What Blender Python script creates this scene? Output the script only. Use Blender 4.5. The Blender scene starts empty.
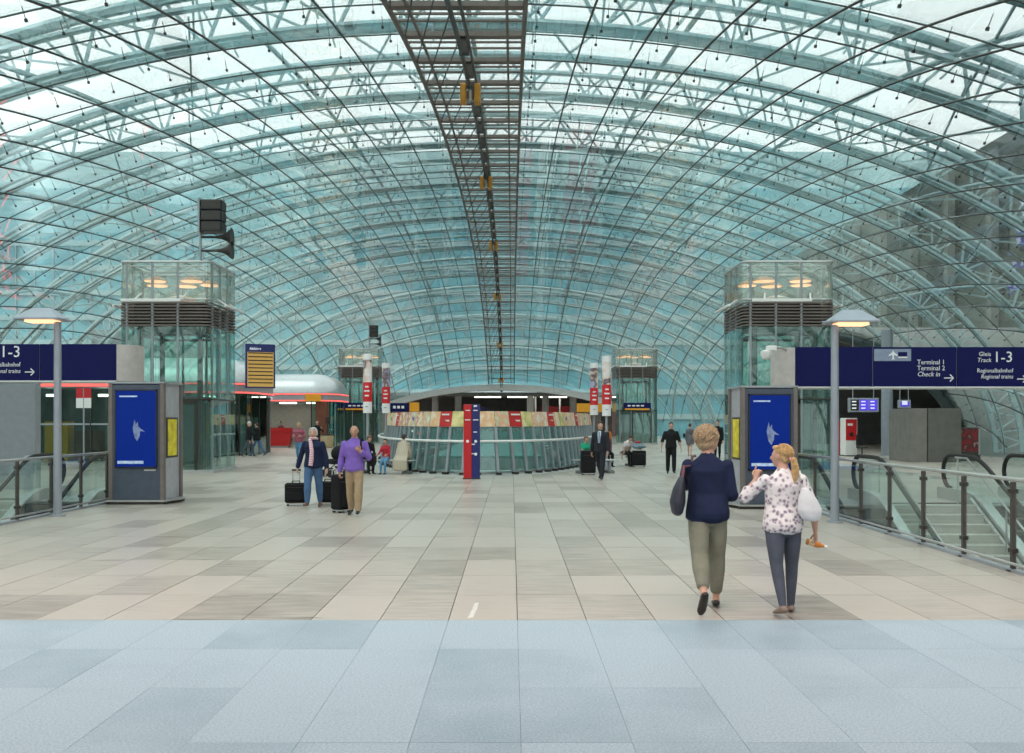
import bpy, bmesh, math, random
from mathutils import Vector, Matrix, noise as mnoise

# ------------------------------------------------------------------ camera
scene = bpy.context.scene
COL = scene.collection
F, CX, HY, CH = 960.0, 511.7, 420.5, 1.735     # focal px, vanishing point, eye height
cam_d = bpy.data.cameras.new('camera')
cam = bpy.data.objects.new('camera', cam_d)
COL.objects.link(cam)
cam.location = (0, 0, CH)
cam.rotation_euler = (math.pi / 2, 0, 0)
cam_d.sensor_width = 36.0
cam_d.lens = F / 1024 * 36.0
cam_d.shift_y = (HY - 376.5) / 1024
cam_d.shift_x = (512 - CX) / 1024
cam_d.clip_end = 600
scene.camera = cam

# ------------------------------------------------------------------ sky, light, exposure
world = bpy.data.worlds.new('overcast_sky')
scene.world = world
world.use_nodes = True
wn = world.node_tree
bg = wn.nodes['Background']
bg.inputs['Color'].default_value = (1.0, 0.87, 0.845, 1)
bg.inputs['Strength'].default_value = 1.6
sun_d = bpy.data.lights.new('veiled_sun', 'SUN')
sun_d.energy = 0.7
sun_d.angle = math.radians(40)
sun_d.color = (1.0, 0.90, 0.82)
sun = bpy.data.objects.new('veiled_sun', sun_d)
sun.rotation_euler = (math.radians(28), math.radians(-16), 0)
COL.objects.link(sun)
scene.view_settings.view_transform = 'Standard'
scene.view_settings.look = 'None'
scene.view_settings.gamma = 1.0
scene.view_settings.use_curve_mapping = False
scene.view_settings.exposure = 0.66
scene.cycles.max_bounces = 7
scene.cycles.diffuse_bounces = 3
scene.cycles.glossy_bounces = 3
scene.cycles.transmission_bounces = 3
scene.cycles.transparent_max_bounces = 24
scene.cycles.use_denoising = True
scene.cycles.sample_clamp_indirect = 6
scene.cycles.caustics_reflective = False
scene.cycles.caustics_refractive = False

R = random.Random(7)


def PX(px, Z):
    return (px - CX) * Z / F


def PZ(py, Z):
    return CH + (HY - py) * Z / F


# ------------------------------------------------------------------ helpers
def link(o, parent=None):
    COL.objects.link(o)
    if parent is not None:
        o.parent = parent
    return o


def tag(o, label=None, cat=None, group=None, kind=None):
    if label:
        o['label'] = label
    if cat:
        o['category'] = cat
    if group:
        o['group'] = group
    if kind:
        o['kind'] = kind
    return o


def thing(name, label, cat, loc=(0, 0, 0), rz=0.0, group=None, kind=None):
    o = bpy.data.objects.new(name, None)
    o.empty_display_size = 0.2
    o.location = loc
    o.rotation_euler = (0, 0, rz)
    link(o)
    return tag(o, label, cat, group, kind)


def copy_tree(o, parent=None):
    c = o.copy()
    COL.objects.link(c)
    c.parent = parent
    for ch in list(o.children):
        copy_tree(ch, c)
    return c


class MB:
    """collects shapes for one mesh"""

    def __init__(self):
        self.v, self.f, self.m = [], [], []

    def add(self, vs, fs, mi=0):
        n = len(self.v)
        self.v += [tuple(p) for p in vs]
        self.f += [tuple(i + n for i in f) for f in fs]
        self.m += [mi] * len(fs)
        return self

    def box(self, x0, x1, y0, y1, z0, z1, mi=0):
        vs = [(x, y, z) for z in (z0, z1) for y in (y0, y1) for x in (x0, x1)]
        return self.add(vs, [(0, 2, 3, 1), (4, 5, 7, 6), (0, 1, 5, 4), (2, 6, 7, 3), (0, 4, 6, 2), (1, 3, 7, 5)], mi)

    def bbox(self, x0, x1, y0, y1, z0, z1, b=0.02, mi=0):
        """box with chamfered vertical and top edges"""
        def ring(i, z):
            return [(x0 + b + i, y0 + i, z), (x1 - b - i, y0 + i, z), (x1 - i, y0 + b + i, z), (x1 - i, y1 - b - i, z),
                    (x1 - b - i, y1 - i, z), (x0 + b + i, y1 - i, z), (x0 + i, y1 - b - i, z), (x0 + i, y0 + b + i, z)]
        return self.rings([ring(0, z0), ring(0, z1 - b), ring(b * .7, z1)], True, mi)

    def rings(self, rs, caps=True, mi=0, closed=True):
        n = len(rs[0])
        vs = [p for r in rs for p in r]
        fs = []
        for k in range(len(rs) - 1):
            for i in range(n if closed else n - 1):
                j = (i + 1) % n
                fs.append((k * n + i, k * n + j, (k + 1) * n + j, (k + 1) * n + i))
        if caps:
            fs.append(tuple(range(n - 1, -1, -1)))
            fs.append(tuple((len(rs) - 1) * n + i for i in range(n)))
        return self.add(vs, fs, mi)

    def tube(self, pts, r, n=6, mi=0, caps=True, closed=False):
        pts = [Vector(p) for p in pts]
        rr = r if isinstance(r, (list, tuple)) else [r] * len(pts)
        rs = []
        prev = None
        for i, p in enumerate(pts):
            if closed:
                t = pts[(i + 1) % len(pts)] - pts[i - 1]
            elif i == 0:
                t = pts[1] - pts[0]
            elif i == len(pts) - 1:
                t = pts[-1] - pts[-2]
            else:
                t = (pts[i + 1] - pts[i]).normalized() + (pts[i] - pts[i - 1]).normalized()
            if t.length < 1e-9:
                t = Vector((0, 0, 1))
            t.normalize()
            if prev is None:
                up = Vector((0, 0, 1)) if abs(t.z) < .9 else Vector((0, 1, 0))
                u = t.cross(up).normalized()
            else:
                u = (prev - t * prev.dot(t))
                u = u.normalized() if u.length > 1e-6 else t.orthogonal().normalized()
            prev = u
            w = t.cross(u)
            rs.append([p + (u * math.cos(2 * math.pi * (k + .5) / n) + w * math.sin(2 * math.pi * (k + .5) / n)) * rr[i] for k in range(n)])
        if closed:
            rs.append(rs[0])
            caps = False
        return self.rings(rs, caps, mi)

    def cyl(self, x, y, z0, z1, r, n=16, r1=None, mi=0):
        r1 = r if r1 is None else r1
        a = [(x + math.cos(2 * math.pi * k / n) * r, y + math.sin(2 * math.pi * k / n) * r, z0) for k in range(n)]
        b = [(x + math.cos(2 * math.pi * k / n) * r1, y + math.sin(2 * math.pi * k / n) * r1, z1) for k in range(n)]
        return self.rings([a, b], True, mi)

    def lathe(self, prof, x=0, y=0, n=16, mi=0):
        rs = [[(x + math.cos(2 * math.pi * k / n) * max(r, 1e-4), y + math.sin(2 * math.pi * k / n) * max(r, 1e-4), z) for k in range(n)] for r, z in prof]
        return self.rings(rs, True, mi)

    def extrude(self, poly, d, mi=0):
        """poly: list of 3-D points of a flat outline, d: offset vector"""
        d = Vector(d)
        a = [Vector(p) for p in poly]
        return self.rings([a, [p + d for p in a]], True, mi)

    def ellipsoid(self, c, r, nu=10, nv=7, mi=0, mat=None):
        rs = []
        for j in range(nv + 1):
            th = math.pi * (0.02 + 0.96 * j / nv)
            ring = []
            for i in range(nu):
                ph = 2 * math.pi * i / nu
                p = Vector((math.cos(ph) * math.sin(th) * r[0], math.sin(ph) * math.sin(th) * r[1], -math.cos(th) * r[2]))
                if mat is not None:
                    p = mat @ p
                ring.append(Vector(c) + p)
            rs.append(ring)
        return self.rings(rs, True, mi)

    def mesh(self, name, mats, smooth=False):
        me = bpy.data.meshes.new(name)
        me.from_pydata(self.v, [], self.f)
        for m in (mats if isinstance(mats, (list, tuple)) else [mats]):
            me.materials.append(m)
        if any(self.m):
            me.polygons.foreach_set('material_index', self.m)
        bm = bmesh.new()
        bm.from_mesh(me)
        bmesh.ops.recalc_face_normals(bm, faces=bm.faces)
        bm.to_mesh(me)
        bm.free()
        if smooth:
            me.polygons.foreach_set('use_smooth', [True] * len(me.polygons))
            try:
                me.set_sharp_from_angle(angle=math.radians(40))
            except Exception:
                pass
        me.update()
        return me

    def build(self, name, mats, parent=None, smooth=False, loc=None):
        o = bpy.data.objects.new(name, self.mesh(name, mats, smooth))
        if loc is not None:
            o.location = loc
        return link(o, parent)


def inst(name, me, parent, loc=(0, 0, 0), rot=(0, 0, 0)):
    o = bpy.data.objects.new(name, me)
    o.location = loc
    o.rotation_euler = rot
    return link(o, parent)


# ------------------------------------------------------------------ materials
def newmat(name):
    m = bpy.data.materials.new(name)
    m.use_nodes = True
    nt = m.node_tree
    p = nt.nodes['Principled BSDF']
    return m, nt, p


def N(nt, t, **kw):
    n = nt.nodes.new(t)
    for k, v in kw.items():
        if k in n.inputs:
            n.inputs[k].default_value = v
        else:
            setattr(n, k, v)
    return n


def M(name, col, rough=.5, metal=0.0, var=.10, scale=6.0, bump=0.0, bscale=40.0, emit=None, es=0.0, spec=.5, stretch=None):
    m, nt, p = newmat(name)
    c = Vector(col[:3])
    tc = N(nt, 'ShaderNodeTexCoord')
    src = tc.outputs['Object']
    if stretch:
        mp = N(nt, 'ShaderNodeMapping')
        mp.inputs['Scale'].default_value = stretch
        nt.links.new(src, mp.inputs['Vector'])
        src = mp.outputs['Vector']
    nz = N(nt, 'ShaderNodeTexNoise', Scale=scale, Detail=4.0)
    nt.links.new(src, nz.inputs['Vector'])
    rp = N(nt, 'ShaderNodeValToRGB')
    rp.color_ramp.elements[0].position = .3
    rp.color_ramp.elements[1].position = .7
    rp.color_ramp.elements[0].color = (*[max(0, x * (1 - var)) for x in c], 1)
    rp.color_ramp.elements[1].color = (*[min(1, x * (1 + var)) for x in c], 1)
    nt.links.new(nz.outputs['Fac'], rp.inputs['Fac'])
    nt.links.new(rp.outputs['Color'], p.inputs['Base Color'])
    p.inputs['Roughness'].default_value = rough
    p.inputs['Metallic'].default_value = metal
    p.inputs['Specular IOR Level'].default_value = spec
    if emit:
        p.inputs['Emission Color'].default_value = (*emit, 1)
        p.inputs['Emission Strength'].default_value = es
    if bump:
        nb = N(nt, 'ShaderNodeTexNoise', Scale=bscale, Detail=3.0)
        nt.links.new(src, nb.inputs['Vector'])
        b = N(nt, 'ShaderNodeBump', Strength=bump, Distance=.02)
        nt.links.new(nb.outputs['Fac'], b.inputs['Height'])
        nt.links.new(b.outputs['Normal'], p.inputs['Normal'])
    return m


def GLASS(name, tint, ior=1.5, rough=.015, haze=0.0, hazecol=(.8, .9, .9)):
    """thin architectural pane: tinted see-through plus Fresnel reflection"""
    m = bpy.data.materials.new(name)
    m.use_nodes = True
    nt = m.node_tree
    nt.nodes.clear()
    out = N(nt, 'ShaderNodeOutputMaterial')
    tr = N(nt, 'ShaderNodeBsdfTransparent', Color=(*tint, 1))
    gl = N(nt, 'ShaderNodeBsdfGlossy', Color=(.95, 1, 1, 1), Roughness=rough)
    fr = N(nt, 'ShaderNodeFresnel')
    gm = N(nt, 'ShaderNodeNewGeometry')
    ri = N(nt, 'ShaderNodeMapRange')          # same reflection from either face of the pane
    ri.inputs['To Min'].default_value = ior
    ri.inputs['To Max'].default_value = 1 / ior
    nt.links.new(gm.outputs['Backfacing'], ri.inputs['Value'])
    nt.links.new(ri.outputs[0], fr.inputs['IOR'])
    mx = N(nt, 'ShaderNodeMixShader')
    nt.links.new(fr.outputs[0], mx.inputs[0])
    base = tr.outputs[0]
    if haze:
        df = N(nt, 'ShaderNodeBsdfDiffuse', Color=(*hazecol, 1))
        m2 = N(nt, 'ShaderNodeMixShader')
        tcx = N(nt, 'ShaderNodeTexCoord')
        nz = N(nt, 'ShaderNodeTexNoise', Scale=.5, Detail=4.0)
        nt.links.new(tcx.outputs['Object'], nz.inputs['Vector'])
        mr = N(nt, 'ShaderNodeMapRange')
        mr.inputs['From Min'].default_value = .3
        mr.inputs['From Max'].default_value = .7
        mr.inputs['To Min'].default_value = haze * .6
        mr.inputs['To Max'].default_value = haze * 1.4
        nt.links.new(nz.outputs['Fac'], mr.inputs['Value'])
        nt.links.new(mr.outputs[0], m2.inputs[0])
        nt.links.new(tr.outputs[0], m2.inputs[1])
        nt.links.new(df.outputs[0], m2.inputs[2])
        base = m2.outputs[0]
    nt.links.new(base, mx.inputs[1])
    nt.links.new(gl.outputs[0], mx.inputs[2])
    nt.links.new(mx.outputs[0], out.inputs['Surface'])
    return m


def tilemat(name, c0, c1, cell, off, rough, streak=True, speck=0.0):
    """stone: a tone of its own for each piece (hashed from its cell) with wear and streaks"""
    m, nt, p = newmat(name)
    geo = N(nt, 'ShaderNodeNewGeometry')
    sub = N(nt, 'ShaderNodeVectorMath', operation='SUBTRACT')
    nt.links.new(geo.outputs['Position'], sub.inputs[0])
    sub.inputs[1].default_value = (off[0], off[1], 0)
    div = N(nt, 'ShaderNodeVectorMath', operation='DIVIDE')
    nt.links.new(sub.outputs[0], div.inputs[0])
    div.inputs[1].default_value = (cell[0], cell[1], 1000)
    flo = N(nt, 'ShaderNodeVectorMath', operation='FLOOR')
    nt.links.new(div.outputs[0], flo.inputs[0])
    wnz = N(nt, 'ShaderNodeTexWhiteNoise')
    nt.links.new(flo.outputs[0], wnz.inputs['Vector'])
    mp = N(nt, 'ShaderNodeMapping')
    mp.inputs['Scale'].default_value = (1.2, 9, 1) if streak else (1, 1, 1)
    nt.links.new(geo.outputs['Position'], mp.inputs['Vector'])
    nz = N(nt, 'ShaderNodeTexNoise', Scale=1.6 if streak else .8, Detail=6.0, Roughness=.65)
    nt.links.new(mp.outputs[0], nz.inputs['Vector'])
    nl = N(nt, 'ShaderNodeTexNoise', Scale=.22, Detail=3.0)
    nt.links.new(geo.outputs['Position'], nl.inputs['Vector'])
    a1 = N(nt, 'ShaderNodeMath', operation='MULTIPLY_ADD')
    nt.links.new(wnz.outputs['Value'], a1.inputs[0])
    a1.inputs[1].default_value = .34
    nt.links.new(nz.outputs['Fac'], a1.inputs[2])
    a2 = N(nt, 'ShaderNodeMath', operation='MULTIPLY_ADD')
    nt.links.new(nl.outputs['Fac'], a2.inputs[0])
    a2.inputs[1].default_value = .5
    nt.links.new(a1.outputs[0], a2.inputs[2])
    rp = N(nt, 'ShaderNodeValToRGB')
    rp.color_ramp.elements[0].position = .55
    rp.color_ramp.elements[1].position = 1.25 / 1.3
    rp.color_ramp.elements[0].color = (*c0, 1)
    rp.color_ramp.elements[1].color = (*c1, 1)
    nt.links.new(a2.outputs[0], rp.inputs['Fac'])
    col = rp.outputs['Color']
    if speck:
        sp = N(nt, 'ShaderNodeTexNoise', Scale=70.0, Detail=2.0)
        nt.links.new(geo.outputs['Position'], sp.inputs['Vector'])
        sr = N(nt, 'ShaderNodeMapRange')
        sr.inputs['From Min'].default_value = .3
        sr.inputs['From Max'].default_value = .7
        sr.inputs['To Min'].default_value = 1 - speck
        sr.inputs['To Max'].default_value = 1 + speck
        nt.links.new(sp.outputs['Fac'], sr.inputs['Value'])
        mu = N(nt, 'ShaderNodeVectorMath', operation='SCALE')
        nt.links.new(col, mu.inputs[0])
        nt.links.new(sr.outputs[0], mu.inputs['Scale'])
        col = mu.outputs[0]
    nt.links.new(col, p.inputs['Base Color'])
    rr = N(nt, 'ShaderNodeMapRange')
    rr.inputs['To Min'].default_value = rough - .08
    rr.inputs['To Max'].default_value = rough + .1
    nt.links.new(nz.outputs['Fac'], rr.inputs['Value'])
    nt.links.new(rr.outputs[0], p.inputs['Roughness'])
    return m


mt = {}
mt['tile'] = tilemat('floor_stone_tile', (.195, .165, .135), (.50, .445, .385), (.6, 1.2), (.05, 8.35), .30)
mt['granite'] = tilemat('blue_grey_granite', (.25, .33, .38), (.37, .455, .51), (.6, 1.06), (.05, 8.35), .42, streak=False, speck=.22)
mt['grout'] = M('floor_joint', (.13, .125, .12), .9)
mt['concrete'] = M('concrete', (.42, .43, .42), .8, var=.12, scale=2)
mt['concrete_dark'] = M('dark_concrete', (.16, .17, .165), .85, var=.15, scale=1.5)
mt['steel'] = M('brushed_steel', (.58, .58, .57), .35, .85, var=.06)
mt['steel_grey'] = M('grey_coated_steel', (.34, .37, .40), .45, .2, var=.06)
mt['steel_dark'] = M('dark_bronze_steel', (.055, .05, .045), .4, .5, var=.1)
mt['post'] = M('dark_post_steel', (.085, .078, .07), .4, .5, var=.1)
mt['gantry'] = M('brown_grey_gantry_steel', (.16, .135, .12), .5, .2, var=.1)
mt['bar'] = M('dark_glazing_bar', (.045, .05, .045), .5, .3, var=.1)
mt['truss'] = M('grey_green_painted_truss', (.33, .47, .49), .5, .1, var=.1)
mt['black'] = M('black_plastic', (.012, .012, .013), .45, var=.2)
mt['rubber'] = M('black_rubber', (.015, .015, .015), .6, var=.1)
mt['white'] = M('white_paint', (.82, .82, .80), .5, var=.03)
mt['white_print'] = M('white_print', (.85, .85, .85), .6, var=.02)
mt['lampgrey'] = M('lamp_post_grey', (.33, .37, .42), .42, .3, var=.05)
mt['blue_sign'] = M('navy_sign_face', (.007, .009, .080), .6, var=.06, scale=2, spec=.15)
mt['blue'] = M('blue_paint', (.012, .02, .14), .4, var=.08)
mt['blue_bright'] = M('bright_blue_paint', (.01, .04, .42), .4, var=.08)
mt['red'] = M('red_paint', (.55, .015, .02), .35, var=.06)
mt['redlit'] = M('lit_red_strip', (.6, .05, .05), .5, emit=(1, .12, .1), es=.9)
mt['yellow'] = M('orange_yellow_sign', (.85, .36, .02), .5, var=.05)
mt['wood'] = M('red_brown_wood', (.16, .05, .025), .5, var=.3, scale=5, stretch=(6, 6, .6))
mt['silver'] = M('silver_canopy', (.55, .57, .58), .3, .65, var=.05)
mt['warm'] = M('warm_lamp_glass', (1, .7, .4), .5, emit=(1, .48, .25), es=1.15)
mt['warmshade'] = M('copper_lamp_shade', (.55, .27, .13), .4, .4)
mt['amber'] = M('amber_lamp_body', (.55, .26, .03), .45, .1)
mt['screen_blue'] = M('blue_screen', (.0, .006, .05), .4, var=.3, scale=1.2, emit=(.001, .018, .20), es=.55, spec=.12)
mt['screen_purple'] = M('violet_screen', (.02, .01, .1), .3, emit=(.08, .05, .6), es=.8)
mt['screen_white'] = M('lit_white_text', (.8, .8, .8), .5, emit=(.8, .85, 1), es=.4)
mt['paleprint'] = M('pale_blue_print', (.5, .62, .85), .5, emit=(.3, .42, .7), es=.12, var=.3, scale=14)
mt['ceil_light'] = M('ceiling_light_panel', (.9, .9, .85), .5, emit=(1, .95, .85), es=3.0)
mt['glass_dome'] = GLASS('dome_glass', (.795, .915, .92), 1.75, .012, haze=.02, hazecol=(.62, .78, .80))
mt['glass_rail'] = GLASS('railing_glass', (.91, .965, .95), 1.45, .01)
mt['glass_lift'] = GLASS('lift_glass', (.76, .90, .86), 1.6, .015, haze=.03)
mt['glass_crown'] = GLASS('crown_glass', (.86, .92, .89), 1.6, .02, haze=.10, hazecol=(.80, .76, .70))
mt['glass_ring'] = GLASS('oval_glass', (.70, .86, .84), 1.6, .015, haze=.05, hazecol=(.5, .68, .66))
mt['glass_shop'] = GLASS('shop_glass', (.66, .82, .78), 1.6, .01)
# ------------------------------------------------------------------ dome geometry
X0, YC, DA, DB, DH = -1.04, 52.0, 50.0, 24.0, 12.55
RAIL_R, RAIL_L = 5.756, -8.5                     # glass railings
WELL_R = (5.80, 11.30, -3.0, 19.9)               # stair openings x0,x1,y0,y1
WELL_L = (-14.05, -8.55, -3.0, 20.9)
PYC, PHW, PHT = 59.5, 10.8, 6.9                  # arched portal in the right flank of the dome
RX, RY = 5.25, 21.7                               # oval glass enclosure


def da(y):
    return 53.0 if y < YC else 50.3          # half length towards the viewer and away


def dome_s(x, y):
    return 1 - (x / DB) ** 2 - ((y - YC) / da(y)) ** 2


def dome_p(x, y, d=0.0):
    """point on the dome (x from the axis), pushed out by d along the normal"""
    hw = DB * math.sqrt(max(1 - ((y - YC) / da(y)) ** 2, 0))
    x = max(-hw, min(hw, x))
    z = DH * math.sqrt(max(dome_s(x, y), 0))
    p = Vector((x + X0, y, z))
    if d:
        n = Vector((x / DB ** 2, (y - YC) / da(y) ** 2, z / DH ** 2)).normalized()
        p += n * d
    return p


def in_portal(x, y, z):
    if x > 0 and abs(y - PYC) < PHW and z < PHT * math.sqrt(1 - ((y - PYC) / PHW) ** 2):
        return True
    if y > 80 and abs(x) < 14.6 and z < 5.3 * math.sqrt(1 - (x / 14.6) ** 2):
        return True
    return False


xs = [0.0, 1.3]
t, acc = math.asin(1.3 / DB), 0.0
while t < math.pi / 2:
    dt = .0005
    acc += dt * math.hypot(DB * math.cos(t), DH * math.sin(t))
    t += dt
    if acc >= 1.3:
        xs.append(DB * math.sin(t))
        acc = 0
xs.append(DB)
XK = [-x for x in reversed(xs[1:])] + xs
YJ = [YC + 2.6 * j for j in range(-17, 18)] + [98.0]

# ------------------------------------------------------------------ floor
floor = thing('floor', 'pale stone tiled concourse floor with blue grey granite band', 'floor', kind='structure')


def in_well(x0, x1, y0, y1):
    for w in (WELL_R, WELL_L):
        if x1 > w[0] + .05 and x0 < w[1] - .05 and y1 > w[2] and y0 < w[3] - .05:
            return True
    cx, cy = (x0 + x1) / 2 - X0, (y0 + y1) / 2 - YC
    return (cx / (RX - .35)) ** 2 + (cy / (RY - .35)) ** 2 < 1


def on_floor(cx, cy):
    x = cx - X0
    if dome_s(x / 1.03, YC + (cy - YC) / 1.03) > 0:
        return True
    return (abs(cy - PYC) < 11.5 and 0 < x < 36) or (abs(x) < 17 and 60 < cy < 116) or (abs(x) < 17 and cy < 40)


tiles, far, sub, well_edge = [], MB(), MB(), None
TX, TY = .6, 1.2
for j in range(-1, 92):
    y0 = 8.35 + TY * j
    if j < 0:
        continue
    for i in range(-58, 56):
        x0 = .05 + TX * i
        cx, cy = x0 + TX / 2, y0 + TY / 2
        if not on_floor(cx, cy):
            continue
        xa, xb = x0, x0 + TX
        if in_well(x0, x0 + TX, y0, y0 + TY):
            # trim the tiles that meet a stair opening
            done = False
            for w in (WELL_R, WELL_L):
                if cy < w[3] + .6 and y0 < w[3]:
                    if x0 < w[0] + .02 < x0 + TX:
                        xb, done = w[0] + .02, True
                    elif x0 < w[1] < x0 + TX:
                        xa, done = w[1], True
            if not done or xb - xa < .08:
                continue
        dist = cy
        px = CX + cx * F / cy
        area = TX * TY * F * F * CH / cy ** 3 if -40 < px < 1064 else 0
        tiles.append((area if (xb - xa) > .59 else 0, xa, xb, y0, y0 + TY))
tiles.sort(key=lambda q: -q[0])
me_tile = MB().box(-TX / 2 + .004, TX / 2 - .004, -TY / 2 + .004, TY / 2 - .004, -.03, 0).mesh('tile', mt['tile'])
rest = MB()
for k, (a, xa, xb, y0, y1) in enumerate(tiles):
    dz = R.uniform(-.0012, .0012)
    if k < 300 and a > 0:
        o = inst('tile', me_tile, floor, ((xa + xb) / 2, (y0 + y1) / 2, dz))
        sub.box(xa, xb, y0, y1, -.30, -.012)
    elif y0 < 46:
        rest.box(xa + .004, xb - .004, y0 + .004, y1 - .004, -.03, dz)
        sub.box(xa, xb, y0, y1, -.30, -.012)
    else:
        rest.box(xa, xb, y0, y1, -.30, 0)
tag(rest.build('tile_field', mt['tile'], floor), kind='stuff')
# granite band in front of the tiles
GX, GY = .6, 1.06
me_gr = MB().box(-GX / 2 + .001, GX / 2 - .001, -GY / 2 + .001, GY / 2 - .001, -.03, 0).mesh('granite_slab', mt['granite'])
gr_rest = MB()
for j in range(0, 12):
    y1 = 8.35 - GY * j
    for i in range(-28, 30):
        x0 = .05 + GX * i
        if in_well(x0, x0 + GX, y1 - GY, y1):
            continue
        cy = y1 - GY / 2
        sub.box(x0, x0 + GX, y1 - GY, y1, -.30, -.012)
        if cy > 4.6 and abs(CX + (x0 + .3) * F / cy - 512) < 560:
            inst('granite_slab', me_gr, floor, (x0 + GX / 2, cy, R.uniform(-.0006, .0006)))
        else:
            gr_rest.box(x0 + .002, x0 + GX - .002, y1 - GY + .002, y1 - .002, -.03, 0)
tag(gr_rest.build('granite_field', mt['granite'], floor), kind='stuff')
tag(sub.build('floor_bed', mt['grout'], floor), kind='stuff')
# well walls and the level below
wl = MB()
for w in (WELL_R, WELL_L):
    x0, x1, y0, y1 = w
    wl.box(x0 - .12, x0, y0, y1, -5.2, -.02).box(x1, x1 + .12, y0, y1, -5.2, -.02)
    wl.box(x0, x1, y1, y1 + .12, -5.2, -.02).box(x0, x1, y0 - .12, y0, -5.2, -.02)
    wl.box(x0 - .5, x1 + .5, y0 - .5, y1 + .5, -5.3, -5.2)
n = 72
ring_o = [(X0 + (RX - .25) * math.cos(2 * math.pi * k / n), YC + (RY - .25) * math.sin(2 * math.pi * k / n)) for k in range(n)]
wl.rings([[(x, y, -5.2) for x, y in ring_o], [(x, y, .02) for x, y in ring_o]], False)
wl.rings([[(x, y, -5.2) for x, y in ring_o], [(x, y, -5.3) for x, y in ring_o]], True)
wl.build('opening_lining', mt['concrete'], floor)
floor_edge = MB()
ring_i = [(X0 + (RX - .75) * math.cos(2 * math.pi * k / n), YC + (RY - .75) * math.sin(2 * math.pi * k / n)) for k in range(n)]
ring_e = [(X0 + (RX + .45) * math.cos(2 * math.pi * k / n), YC + (RY + .45) * math.sin(2 * math.pi * k / n)) for k in range(n)]
floor_edge.rings([[(x, y, -.2) for x, y in ring_i], [(x, y, .012) for x, y in ring_i], [(x, y, .012) for x, y in ring_e], [(x, y, -.01) for x, y in ring_e]], False)
floor_edge.build('oval_kerb', mt['concrete'], floor)

pts = [(PX(470.5, 8.45) + .03 * math.sin(k / 9 * 1.6), 8.43 + .075 * k, .0) for k in range(10)]
sc = MB()
for a, b in zip(pts[:-1], pts[1:]):
    sc.box(a[0] - .022, a[0] + .022, a[1], b[1] + .01, -.002, .003)
sc.build('painted_mark', M('worn_white_paint', (.70, .68, .62), .7, var=.2, scale=30), floor)

# ------------------------------------------------------------------ glass dome
ceiling = thing('ceiling', 'huge elongated glass dome with dark glazing bars spanning the hall', 'ceiling', kind='structure')


def pane_mesh(mb, x0, x1, y0, y1, inset=.012, th=.022, jit=0.0):
    cs = [dome_p(x0, y0), dome_p(x1, y0), dome_p(x1, y1), dome_p(x0, y1)]
    c = sum(cs, Vector()) / 4
    nn = (cs[1] - cs[3]).cross(cs[2] - cs[0])
    if nn.length < .02:
        return None
    nn.normalize()
    if nn.dot(c - Vector((X0, c.y, -4))) < 0:
        nn = -nn
    j = [R.uniform(-jit, jit) for _ in range(2)]
    jj = [j[0], j[1], -j[0], -j[1]]
    q = []
    for p, e in zip(cs, jj):
        d = c - p
        if d.length > .05:
            p = p + d.normalized() * inset
        q.append(p + nn * e)
    mb.add([*q, *[p + nn * th for p in q]], [(0, 1, 2, 3), (7, 6, 5, 4), (0, 4, 5, 1), (1, 5, 6, 2), (2, 6, 7, 3), (3, 7, 4, 0)])
    return cs, c


cells = []
for a in range(len(XK) - 1):
    for b in range(len(YJ) - 1):
        x0, x1, y0, y1 = XK[a], XK[a + 1], YJ[b], YJ[b + 1]
        cs = [dome_p(x0, y0), dome_p(x1, y0), dome_p(x1, y1), dome_p(x0, y1)]
        if max(p.z for p in cs) < .05:
            continue
        ins = [in_portal(p.x - X0, p.y, p.z) for p in cs]
        if all(ins):
            continue
        pp = [((CX + p.x * F / p.y), (HY - (p.z - CH) * F / p.y)) for p in cs]
        area = abs(sum(pp[i][0] * pp[(i + 1) % 4][1] - pp[(i + 1) % 4][0] * pp[i][1] for i in range(4))) / 2
        mx, my = sum(p[0] for p in pp) / 4, sum(p[1] for p in pp) / 4
        vis = -20 < mx < 1044 and -20 < my < 470
        cells.append((area if vis and not any(ins) else 0, x0, x1, y0, y1, any(ins)))
cells.sort(key=lambda q: -q[0])
pane_rest = MB()
for k, (ar, x0, x1, y0, y1, cut) in enumerate(cells):
    if cut:
        for i in range(5):
            for j in range(5):
                xa, xb = x0 + (x1 - x0) * i / 5, x0 + (x1 - x0) * (i + 1) / 5
                ya, yb = y0 + (y1 - y0) * j / 5, y0 + (y1 - y0) * (j + 1) / 5
                m_ = dome_p((xa + xb) / 2, (ya + yb) / 2)
                if not in_portal(m_.x - X0, m_.y, m_.z):
                    pane_mesh(pane_rest, xa, xb, ya, yb, 0)
        continue
    if k < 300 and ar > 0:
        mb = MB()
        if pane_mesh(mb, x0, x1, y0, y1, jit=.010):
            mb.build('glass_pane', mt['glass_dome'], ceiling)
    else:
        pane_mesh(pane_rest, x0, x1, y0, y1, jit=.010)
tag(pane_rest.build('glass_pane_field', mt['glass_dome'], ceiling), kind='stuff')


def runs(pts):
    """split a chain of points where it passes through a portal or the ground"""
    out, cur = [], []
    for p in pts:
        if p is None:
            if len(cur) > 1:
                out.append(cur)
            cur = []
        else:
            cur.append(p)
    if len(cur) > 1:
        out.append(cur)
    return out


def okp(x, y):
    if dome_s(x, y) <= 0.0004:
        return None
    p = dome_p(x, y)
    return None if in_portal(x, y, p.z) else p


def chain_y(x, d, step=1):
    ys = [YJ[0] + (98 - YJ[0]) * i / 70 for i in range(71)]
    return runs([None if okp(x, y) is None else dome_p(x, y, d) for y in ys])


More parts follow.
